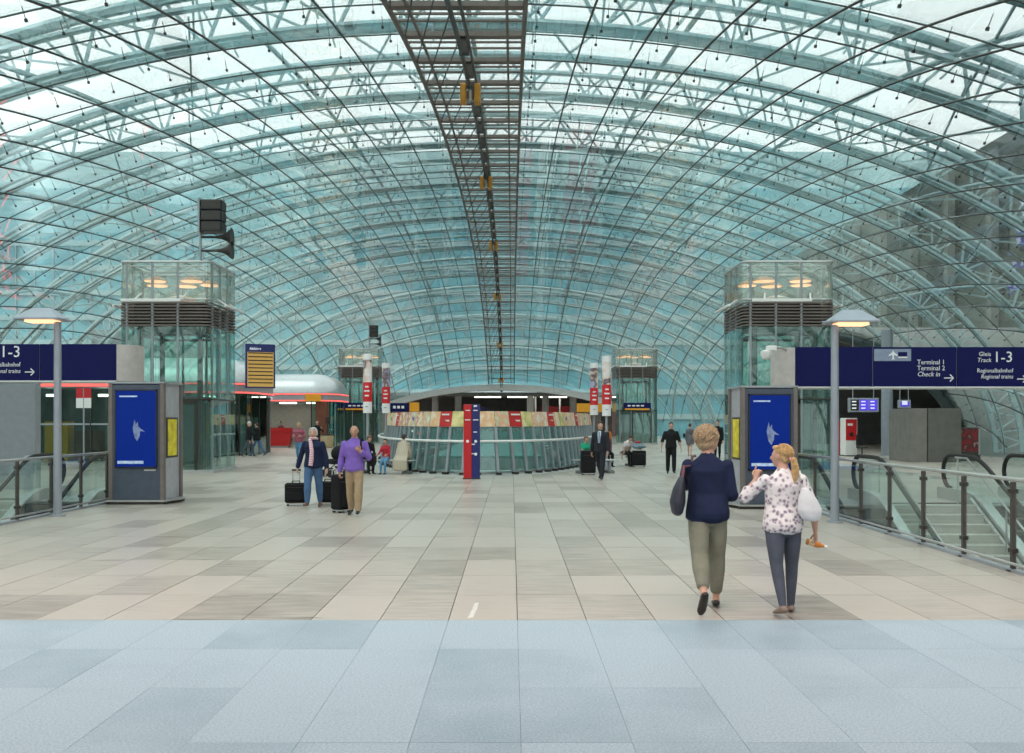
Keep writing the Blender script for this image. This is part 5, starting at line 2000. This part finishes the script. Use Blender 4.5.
H_BLOND = M('ash_blond_hair', (.36, .26, .15), .55, var=.35, scale=30, bump=.6, bscale=60)
H_GOLD = M('golden_blond_hair', (.52, .34, .15), .5, var=.3, scale=30, bump=.6, bscale=60)
H_GREY = M('grey_hair', (.55, .54, .52), .6, var=.2, scale=30)
H_DARK = M('dark_brown_hair', (.045, .028, .02), .5, var=.3, scale=30)
H_BROWN = M('brown_hair', (.13, .065, .035), .5, var=.3, scale=30)
H_RED = M('red_brown_hair', (.35, .13, .04), .5, var=.3, scale=30)
C = dict(navy=cloth('navy_blouse', (.012, .02, .055)), olive=cloth('sage_trousers', (.20, .205, .155), bs=9), jeans=cloth('blue_jeans', (.07, .14, .27)),
         greyjean=cloth('grey_blue_jeans', (.075, .088, .115)), black=cloth('black_cloth', (.012, .012, .014)), purple=cloth('violet_sweater', (.20, .12, .46)),
         khaki=cloth('khaki_trousers', (.36, .27, .17)), suit=cloth('charcoal_suit', (.022, .024, .032)), grey=cloth('grey_dress', (.13, .13, .15)),
         green=cloth('green_shirt', (.02, .35, .20)), plum=cloth('plum_shirt', (.20, .07, .12)), whitec=cloth('white_shirt', (.75, .70, .70)),
         orange=cloth('orange_top', (.60, .20, .04)), beige=cloth('beige_coat', (.46, .40, .30)), blueg=cloth('blue_grey_top', (.20, .28, .34)),
         denim=cloth('light_denim', (.12, .28, .45)), pink=stripe('pink_striped_top', (.45, .12, .16), (.20, .05, .09), 5), red=cloth('red_top', (.45, .03, .05)))
S_BLACK = M('black_leather', (.012, .011, .011), .4)
S_TAUPE = M('taupe_leather', (.26, .19, .15), .5)
S_BROWN = M('brown_leather', (.12, .05, .03), .45)

# ---- the two women walking away in the foreground
Y1 = 8.84
w1, i1 = person('woman in navy blouse and sage trousers walking away with a dark tote', (PX(707.5, Y1), Y1, 0), -4, 1.70, C['navy'], C['olive'], S_BLACK, H_BLOND,
                legs=((-20, 22), (7, 4)), foot=(-52, 0), loose=.25, lloose=.18, hem=.80, sleeve='elbow', untuck=True, build=1.10, legab=(.3, .6),
                arms=(((-.05, .75, -.7), (.35, 1, .1), (.3, 1, 0)), ((.14, .0, -1), (.10, .9, .42), (.1, .5, .8), (-1, .2, .1), .5)),
                head=(-58, 4), hairstyle='wavy', voxel=.0105, hairvox=.010)
Y2 = 8.66
w2, i2 = person('blonde woman with ponytail in floral blouse and grey jeans, one hand raised', (PX(783, Y2), Y2, 0), 4, 1.545, floral(), C['greyjean'], S_TAUPE, H_GOLD,
                legs=((-14, 10), (5, 3)), foot=(-12, 0), loose=.22, lloose=-.16, hem=.97, sleeve='three', untuck=True, build=1.14, legab=(1.2, 1.4),
                arms=(((-.58, .40, -.66), (.66, .35, .85), (.25, .15, 1), (.8, .6, 0), (.05, .9, 1.0, 1.0)), ((.42, -.05, -1), (.16, .18, -1), (.1, .2, -1), (-1, .1, 0), .75)),
                head=(46, 0), hairstyle='ponytail', voxel=.0100, hairvox=.0095)

# tote bag on the first woman's left shoulder
tb = thing('tote_bag', 'large dark navy tote bag on the left shoulder of the woman in navy', 'bag', w1.location, w1.rotation_euler.z)
bag = Body()
cxb = i1['tp'](-.153, -.068, .118)
hh = 1.70
bag.loft(0, [(cxb + Vector((-.03, -.01, -.20)), Vector((1, 0, 0)), Vector((0, 1, 0)), .05, .17), (cxb + Vector((-.025, 0, -.10)), Vector((1, 0, 0)), Vector((0, 1, 0)), .072, .185),
             (cxb + Vector((-.01, 0, .02)), Vector((1, 0, 0)), Vector((0, 1, 0)), .055, .16), (cxb + Vector((.012, 0, .12)), Vector((1, 0, 0)), Vector((0, 1, 0)), .024, .125)])
inst('bag_body', bag.fuse('bag_body', [M('navy_leather', (.014, .016, .032), .5, var=.2, bump=.4, bscale=12)], .012, 4), tb)
for dy in (-.07, .07):
    sp = i1['tp'](-.080, 0, .285)
    MB().tube([cxb + Vector((.012, dy, .10)), cxb + Vector((.03, dy * .7, .22)), sp + Vector((-.02, dy * .5, -.06)), sp + Vector((0, dy * .4, .022)), sp + Vector((.03, dy * .35, .030))], .011, 6).build('strap', M('mauve_leather_strap', (.14, .06, .07), .5), tb, True)
# white bag under the second woman's right arm
wb_ = thing('shoulder_bag', 'soft white shoulder bag under the right arm of the woman in floral blouse', 'bag', w2.location, w2.rotation_euler.z)
bag = Body()
cb = i2['tp'](.118, -.108, .135)
bag.loft(0, [(cb + Vector((.01, 0, -.15)), Vector((1, 0, 0)), Vector((0, 1, 0)), .085, .06), (cb + Vector((0, 0, -.08)), Vector((1, 0, 0)), Vector((0, 1, 0)), .115, .075), (cb + Vector((-.02, 0, .02)), Vector((1, 0, 0)), Vector((0, 1, 0)), .085, .06),
             (cb + Vector((-.045, 0, .11)), Vector((1, 0, 0)), Vector((0, 1, 0)), .035, .03)])
inst('bag_body', bag.fuse('bag_body', [M('white_soft_leather', (.66, .68, .70), .5, var=.08, bump=.6, bscale=10)], .012, 4), wb_)
sp = i2['tp'](.092, 0, .280)
MB().tube([cb + Vector((-.045, 0, .09)), cb + Vector((-.055, -.015, .20)), sp + Vector((.0, -.085, -.03)), sp + Vector((0, -.02, .035)), sp + Vector((.02, .07, -.04))], .012, 6).build('strap', mt['white'], wb_, True)
# bottle in her right hand
wr, hdv, pn, ts, g = i2['hands'][1]
bp = wr + hdv * .075 * 1.545 + pn * .012
bt = thing('drink_bottle', 'small amber drink bottle held by the woman in floral blouse', 'bottle', toworld(w2, bp), 0)
bt.rotation_euler = (0, math.radians(105), math.radians(-12))
MB().lathe([(.005, -.075), (.028, -.072), (.030, .02), (.028, .045), (.013, .075), (.012, .095)], 0, 0, 14).build('bottle_body', M('amber_drink', (.62, .22, .03), .25, var=.15), bt, True)
MB().lathe([(.031, -.05), (.031, .0)], 0, 0, 14).build('bottle_label', M('pale_label', (.75, .6, .35), .6), bt, True)
MB().lathe([(.015, .09), (.015, .115), (.003, .117)], 0, 0, 12).build('cap', mt['white'], bt, True)

# ---- the couple with suitcases
Y3 = 19.1
w3, i3 = person('grey haired woman in navy cardigan, blue jeans and pink scarf pulling a suitcase', (PX(313.5, Y3), Y3, 0), 178, 1.60, C['navy'], C['jeans'], S_BROWN, H_GREY,
                legs=((-10, 8), (14, 6)), foot=(-20, 4), loose=.15, hem=.96, sleeve='long', untuck=True, build=1.14,
                arms=(((-.25, -.08, -1), (-.12, .15, -1), (0, .1, -1)), ((.35, -.12, -1), (.30, -.05, -1), (.1, -.1, -1), (-1, 0, 0), .9)),
                hairstyle='bob', voxel=.016)
sc = thing('scarf', 'white and pink striped scarf hanging on the grey haired woman', 'scarf', w3.location, w3.rotation_euler.z)
pk = stripe('pink_white_scarf', (.75, .68, .70), (.60, .22, .30), 9)
n_ = [i3['tp'](x, y, z) for x, y, z in ((.046, .0, .305), (.03, .045, .292), (.012, .082, .24), (.0, .092, .16), (.004, .092, .06), (.014, .098, -.02))]
MB().tube(n_, [.03, .034, .038, .042, .046, .040], 8).build('scarf_end', pk, sc, True)
MB().tube([i3['tp'](.046 * math.cos(a), -.004 + .042 * math.sin(a), .312 + .008 * math.sin(a)) for a in [k * math.pi / 5 for k in range(10)]], .026, 8, closed=True).build('scarf_loop', pk, sc, True)

Y4 = 17.6
w4, i4 = person('balding man in violet sweater and khaki trousers walking towards the viewer', (PX(354.5, Y4), Y4, 0), 178, 1.66, C['purple'], C['khaki'], S_BLACK, H_GREY, skin=SKIN2, sex='m',
                legs=((10, 6), (-8, 6)), foot=(3, -12), loose=.2, lloose=.25, hem=.97, sleeve='long', untuck=True, build=1.06,
                arms=(((-.30, .02, -1), (.42, .55, .45), (.5, .3, .5), (.3, -.9, .2), .8), ((.22, -.1, -1), (.12, .0, -1), (0, .0, -1), (-1, 0, 0), .9)),
                hairstyle='fringe', voxel=.016)
st = thing('shoulder_bag', 'black shoulder bag slung on the man in violet sweater', 'bag', w4.location, w4.rotation_euler.z)
a_ = i4['tp'](-.075, -.01, .315)
MB().tube([i4['tp'](-.13, -.06, .10), i4['tp'](-.10, -.075, .25), a_, i4['tp'](-.082, .062, .24), i4['tp'](-.095, .078, .16), i4['tp'](-.13, .06, .08)], .018, 6).build('strap', C['black'], st, True)
MB().ellipsoid(i4['tp'](-.185, -.085, .07), (.08, .10, .13), 12, 8).build('bag_body', C['black'], st, True)


def suitcase(label, X, Y, rz, w, h, d, handle=True, tilt=0, m_=None, extra=None):
    t = thing('suitcase', label, 'suitcase', (X, Y, 0), rz, group='wheeled suitcases')
    m_ = m_ or C['black']
    body = MB()
    r = .05

    def rr(i, z):
        q = []
        for (cx, cy, a0) in ((w / 2 - r, d / 2 - r, 0), (-w / 2 + r, d / 2 - r, 90), (-w / 2 + r, -d / 2 + r, 180), (w / 2 - r, -d / 2 + r, 270)):
            for k in range(4):
                a = math.radians(a0 + 30 * k)
                q.append((cx + (r - i) * math.cos(a), cy + (r - i) * math.sin(a), z))
        return q
    body.rings([rr(.03, .06), rr(0, .09), rr(0, .06 + h - .03), rr(.03, .06 + h)], True)
    body.build('shell', m_, t, True)
    MB().bbox(-w / 2 + .05, w / 2 - .05, -d / 2 - .035, -d / 2 + .01, .12, .06 + h * .55, .015).build('front_pocket', m_, t)
    MB().box(-w / 2 + .04, w / 2 - .04, -d / 2 - .006, -d / 2 + .01, .06 + h * .78, .06 + h * .80).build('zip', mt['steel_dark'], t)
    MB().box(-w / 2 + .04, w / 2 - .04, -d / 2 + .0, d / 2, .035, .06).build('base_frame', mt['steel'], t)
    for s in (-1, 1):
        for y in (-d / 2 + .05, d / 2 - .05):
            MB().tube([(s * (w / 2 - .06) - .015, y, .035), (s * (w / 2 - .06) + .015, y, .035)], .035, 10).build('wheel', mt['rubber'], t, True)
    MB().tube([(-.08, 0, .05 + h), (-.07, 0, .10 + h), (.07, 0, .10 + h), (.08, 0, .05 + h)], .012, 6).build('carry_handle', mt['rubber'], t, True)
    if handle:
        tele = MB()
        for s in (-1, 1):
            tele.tube([(s * .07, d / 2 - .04, .05 + h), (s * .07, d / 2 - .04, handle)], .010, 6)
        tele.build('telescopic_tube', mt['steel'], t, True)
        MB().tube([(-.09, d / 2 - .04, handle), (.09, d / 2 - .04, handle)], .018, 6).build('grip', mt['rubber'], t, True)
    return t


suitcase('black wheeled suitcase pulled by the grey haired woman, at her right hand', PX(296, 19.6), 19.6, math.radians(8), .44, .40, .24, .72)
suitcase('black wheeled suitcase standing between the woman and the man in violet', PX(327.5, 19.7), 19.75, 0, .40, .42, .24, .74)
suitcase('tall black upright suitcase beside the man in violet', PX(340, 18.0), 18.15, math.radians(60), .38, .66, .24, .86)

# ---- middle distance walkers
suit, isu = person('man in dark business suit with light tie striding near the benches', (PX(600.5, 28.3), 28.3, 0), 160, 1.76, C['suit'], C['suit'], S_BLACK, H_DARK, sex='m',
                   legs=((16, 4), (-20, 14)), foot=(10, -26), loose=.2, hem=.97, arms=(((-.2, .28, -1), (-.05, .4, -1)), ((.22, -.25, -1), (.1, -.05, -1))), voxel=.022, build=1.05, head=(14, 0))
sh = MB()
sh.add([isu['tp'](-.030, .077, .255), isu['tp'](.030, .077, .255), isu['tp'](.022, .086, .12), isu['tp'](-.012, .086, .12), isu['tp'](-.026, .060, .300), isu['tp'](.026, .060, .300)], [(0, 1, 2, 3), (4, 5, 1, 0)])
sh.extrude([isu['tp'](-.03, .079, .25), isu['tp'](.03, .079, .25), isu['tp'](.02, .088, .10), isu['tp'](-.01, .088, .10)], (0, -.02, 0))
sh.build('shirt_front', M('pale_shirt', (.62, .68, .76), .7), suit)
MB().tube([isu['tp'](0, .082, .285), isu['tp'](0, .090, .20), isu['tp'](.004, .094, .11)], [.022, .028, .034], 6).build('tie', M('blue_tie', (.22, .30, .42), .6), suit, True)
person('man all in black walking towards the viewer near the right lift tower', (PX(671, 31.1), 31.1, 0), 176, 1.70, C['black'], C['black'], S_BLACK, H_DARK, sex='m',
       legs=((10, 4), (-10, 8)), foot=(4, -16), arms=(((-.3, .05, -1), (-.15, .3, -1)), ((.32, .0, -1), (.12, .2, -1))), sleeve='elbow', loose=.2, voxel=.024, build=1.04)
g_, ig = person('woman in grey dress with black shoulder bag walking away', (PX(690, 45.5), 45.5, 0), -20, 1.62, C['grey'], C['grey'], S_BLACK, H_DARK,
                legs=((8, 4), (-12, 10)), foot=(0, -20), skirt=True, voxel=.028, hairstyle='short')
b_ = thing('shoulder_bag', 'black bag carried by the woman in grey dress', 'bag', g_.location, g_.rotation_euler.z)
MB().ellipsoid(ig['tp'](-.165, -.05, .10), (.05, .09, .12), 10, 7).build('bag_body', C['black'], b_, True)
MB().tube([ig['tp'](-.13, 0, .16), ig['tp'](-.09, .01, .30)], .012, 5).build('strap', C['black'], b_, True)
person('person in blue grey cap and top beyond the woman in navy', (PX(708.5, 42), 42, 0), 20, 1.74, C['blueg'], C['black'], S_BLACK, H_GREY, voxel=.03, cap=C['blueg'], hairstyle='short')
person('dark haired person in black beside the one in blue grey cap', (PX(717.5, 43), 43, 0), 170, 1.78, C['black'], C['black'], S_BLACK, H_DARK, sex='m', voxel=.03)

# ---- pavilion surroundings, left
pw, ipw = person('blonde woman in pink striped top behind the grey haired woman', (PX(299, 41), 41, 0), 176, 1.66, C['pink'], C['denim'], S_BROWN, H_GOLD, legs=((8, 4), (-8, 8)), foot=(0, -14),
                 arms=(((-.3, .1, -1), (.35, .8, .1)), ((.3, .1, -1), (-.35, .8, .1))), hairstyle='bob', voxel=.028, build=1.15)
person('dark haired man in black jacket near the wooden column', (PX(317, 52), 52, 0), 190, 1.78, C['black'], C['black'], S_BLACK, H_DARK, sex='m', voxel=.03, arms=(((-.5, .2, -1), (.2, .6, .6)), ((.3, 0, -1), (.1, .2, -1))))
person('person in dark coat walking past the pavilion, the one nearer the lift tower', (PX(249, 45.5), 45.5, 0), -80, 1.74, C['black'], C['greyjean'], S_BLACK, H_GREY, sex='m', legs=((18, 6), (-18, 14)), foot=(6, -24), voxel=.03)
person('person in black jacket and jeans striding past the pavilion entrance', (PX(257, 46.5), 46.5, 0), 70, 1.72, C['black'], C['jeans'], S_BLACK, H_DARK, sex='m', legs=((22, 6), (-22, 16)), foot=(6, -26), voxel=.03)
person('clerk in pink top behind the red service counter', (PX(281, 63.2), 63.2, 0), 180, 1.72, C['pink'], C['black'], S_BLACK, H_DARK, voxel=.034)

# ---- seated groups beside the oval
SIT = ((82, 84), (86, 78))


def on_bench(b, s, dy):
    v = Matrix.Rotation(b.rotation_euler.z, 3, 'Z') @ Vector((s, dy, 0))
    return (b.location.x + v.x, b.location.y + v.y, 0)


sw1, isw = person('brown haired woman in dark clothes sitting bent forward on the left bench', on_bench(BENCH_A, -.62, -.06), -150, 1.66, C['black'], C['black'], S_BLACK, H_BROWN, legs=SIT, seated=True, lean=24, voxel=.022,
                  arms=(((-.1, .5, -.8), (.1, 1, .1)), ((.1, .5, -.8), (-.1, 1, .1))), hairstyle='bob', untuck=True)
person('child in light denim and red top sitting next to the brown haired woman', on_bench(BENCH_A, .10, -.17), 165, 1.34, C['red'], C['denim'], S_BLACK, H_DARK, legs=((78, 80), (84, 76)), seated=True, lean=8, voxel=.022,
       arms=(((-.2, .5, -.8), (.1, 1, -.1)), ((.2, .5, -.8), (-.1, 1, -.1))))
ch, ich = person('dark haired person wrapped in a beige coat sitting with back turned', on_bench(BENCH_A, .62, .06), -12, 1.62, C['beige'], C['black'], S_BLACK, H_DARK, legs=SIT, seated=True, voxel=.022, hairstyle='short', build=1.1)
dr = Body()
dr.loft(0, [((0, -.40, .14), (1, 0, 0), (0, 1, 0), .26, .07), ((0, -.385, .46), (1, 0, 0), (0, 1, 0), .25, .07), ((0, -.20, .60), (1, 0, 0), (0, 1, 0), .235, .12), ((0, -.12, .75), (1, 0, 0), (0, 1, 0), .22, .14), ((0, -.04, .95), (1, 0, 0), (0, 1, 0), .165, .10), ((0, 0, 1.06), (1, 0, 0), (0, 1, 0), .10, .08)])
inst('draped_coat', dr.fuse('draped_coat', [stripe('beige_coat_fold_shading', (.42, .36, .26), (.52, .47, .38), 6, 'X')], .022, 3), ch)  # light and shade of the folds painted as stripes


def stroller(label, X, Y, rz):
    t = thing('stroller', label, 'stroller', (X, Y, 0), rz)
    MB().ellipsoid((0, .05, .72), (.24, .30, .26), 14, 8).build('hood', C['black'], t, True)
    MB().bbox(-.22, .22, -.30, .30, .40, .56, .05).build('seat', C['black'], t)
    for s in (-1, 1):
        MB().tube([(s * .24, -.36, .12), (s * .24, .1, .5), (s * .24, .5, 1.02)], .016, 6).build('side_tube', mt['steel_dark'], t, True)
        for y in (-.36, .34):
            MB().tube([(s * .26 - .02, y, .12), (s * .26 + .02, y, .12)], .12, 14).build('wheel', mt['rubber'], t, True)
        MB().tube([(s * .24, .34, .12), (s * .24, .0, .45)], .014, 6).build('rear_strut', mt['steel_dark'], t, True)
    MB().tube([(-.24, .5, 1.02), (.24, .5, 1.02)], .02, 6).build('handle_bar', mt['rubber'], t, True)


stroller('black folded hood stroller behind the man in violet', PX(339, 29.5), 29.5, math.radians(-60))


person('boy in green shirt sitting on the right bench behind a black suitcase', on_bench(BENCH_B, -.40, -.08), -150, 1.50, C['green'], C['black'], S_BLACK, H_BROWN, legs=SIT, seated=True, lean=10, voxel=.022,
       arms=(((-.1, .5, -.8), (.1, 1, 0)), ((.1, .5, -.8), (-.1, 1, 0))), sleeve='short')
suitcase('large black suitcase in front of the boy in green', PX(588, 30.7), 30.65, math.radians(10), .46, .72, .28, 0)
person('red haired person in orange top standing behind the man in suit', (PX(606.5, 39), 39, 0), 180, 1.60, C['orange'], C['black'], S_BLACK, H_RED, hairstyle='bob', voxel=.026)
person('person in plum shirt sitting behind the one in white', on_bench(BENCH_C, -.50, -.06), -160, 1.70, C['plum'], C['black'], S_BLACK, H_BROWN, legs=SIT, seated=True, lean=10, voxel=.026)
person('person in white shirt sitting bent far forward reaching to the floor', on_bench(BENCH_C, .25, -.08), -148, 1.70, C['whitec'], C['black'], S_BLACK, H_DARK, legs=SIT, seated=True, lean=40, voxel=.024,
       arms=(((-.1, .2, -1), (0, .1, -1)), ((.1, .6, -.7), (0, .2, -1))), sleeve='short')
suitcase('black suitcase beside the figure in white, coats piled on top', PX(639, 35.9), 35.9, 0, .50, .55, .32, 0)
cb_ = thing('coat_pile', 'grey blue coat with red cloth lying on the black suitcase', 'coat', (PX(639, 35.9), 35.9, .67))
bb = Body()
bb.ball(0, (0, 0, .09), (.27, .17, .09))
bb.ball(0, (-.05, 0, .16), (.17, .13, .08))
inst('coat', bb.fuse('coat', [C['blueg']], .02, 3, disp=.02), cb_)
MB().ellipsoid((-.05, -.02, .25), (.12, .09, .05), 12, 6).build('red_cloth', C['red'], cb_, True)
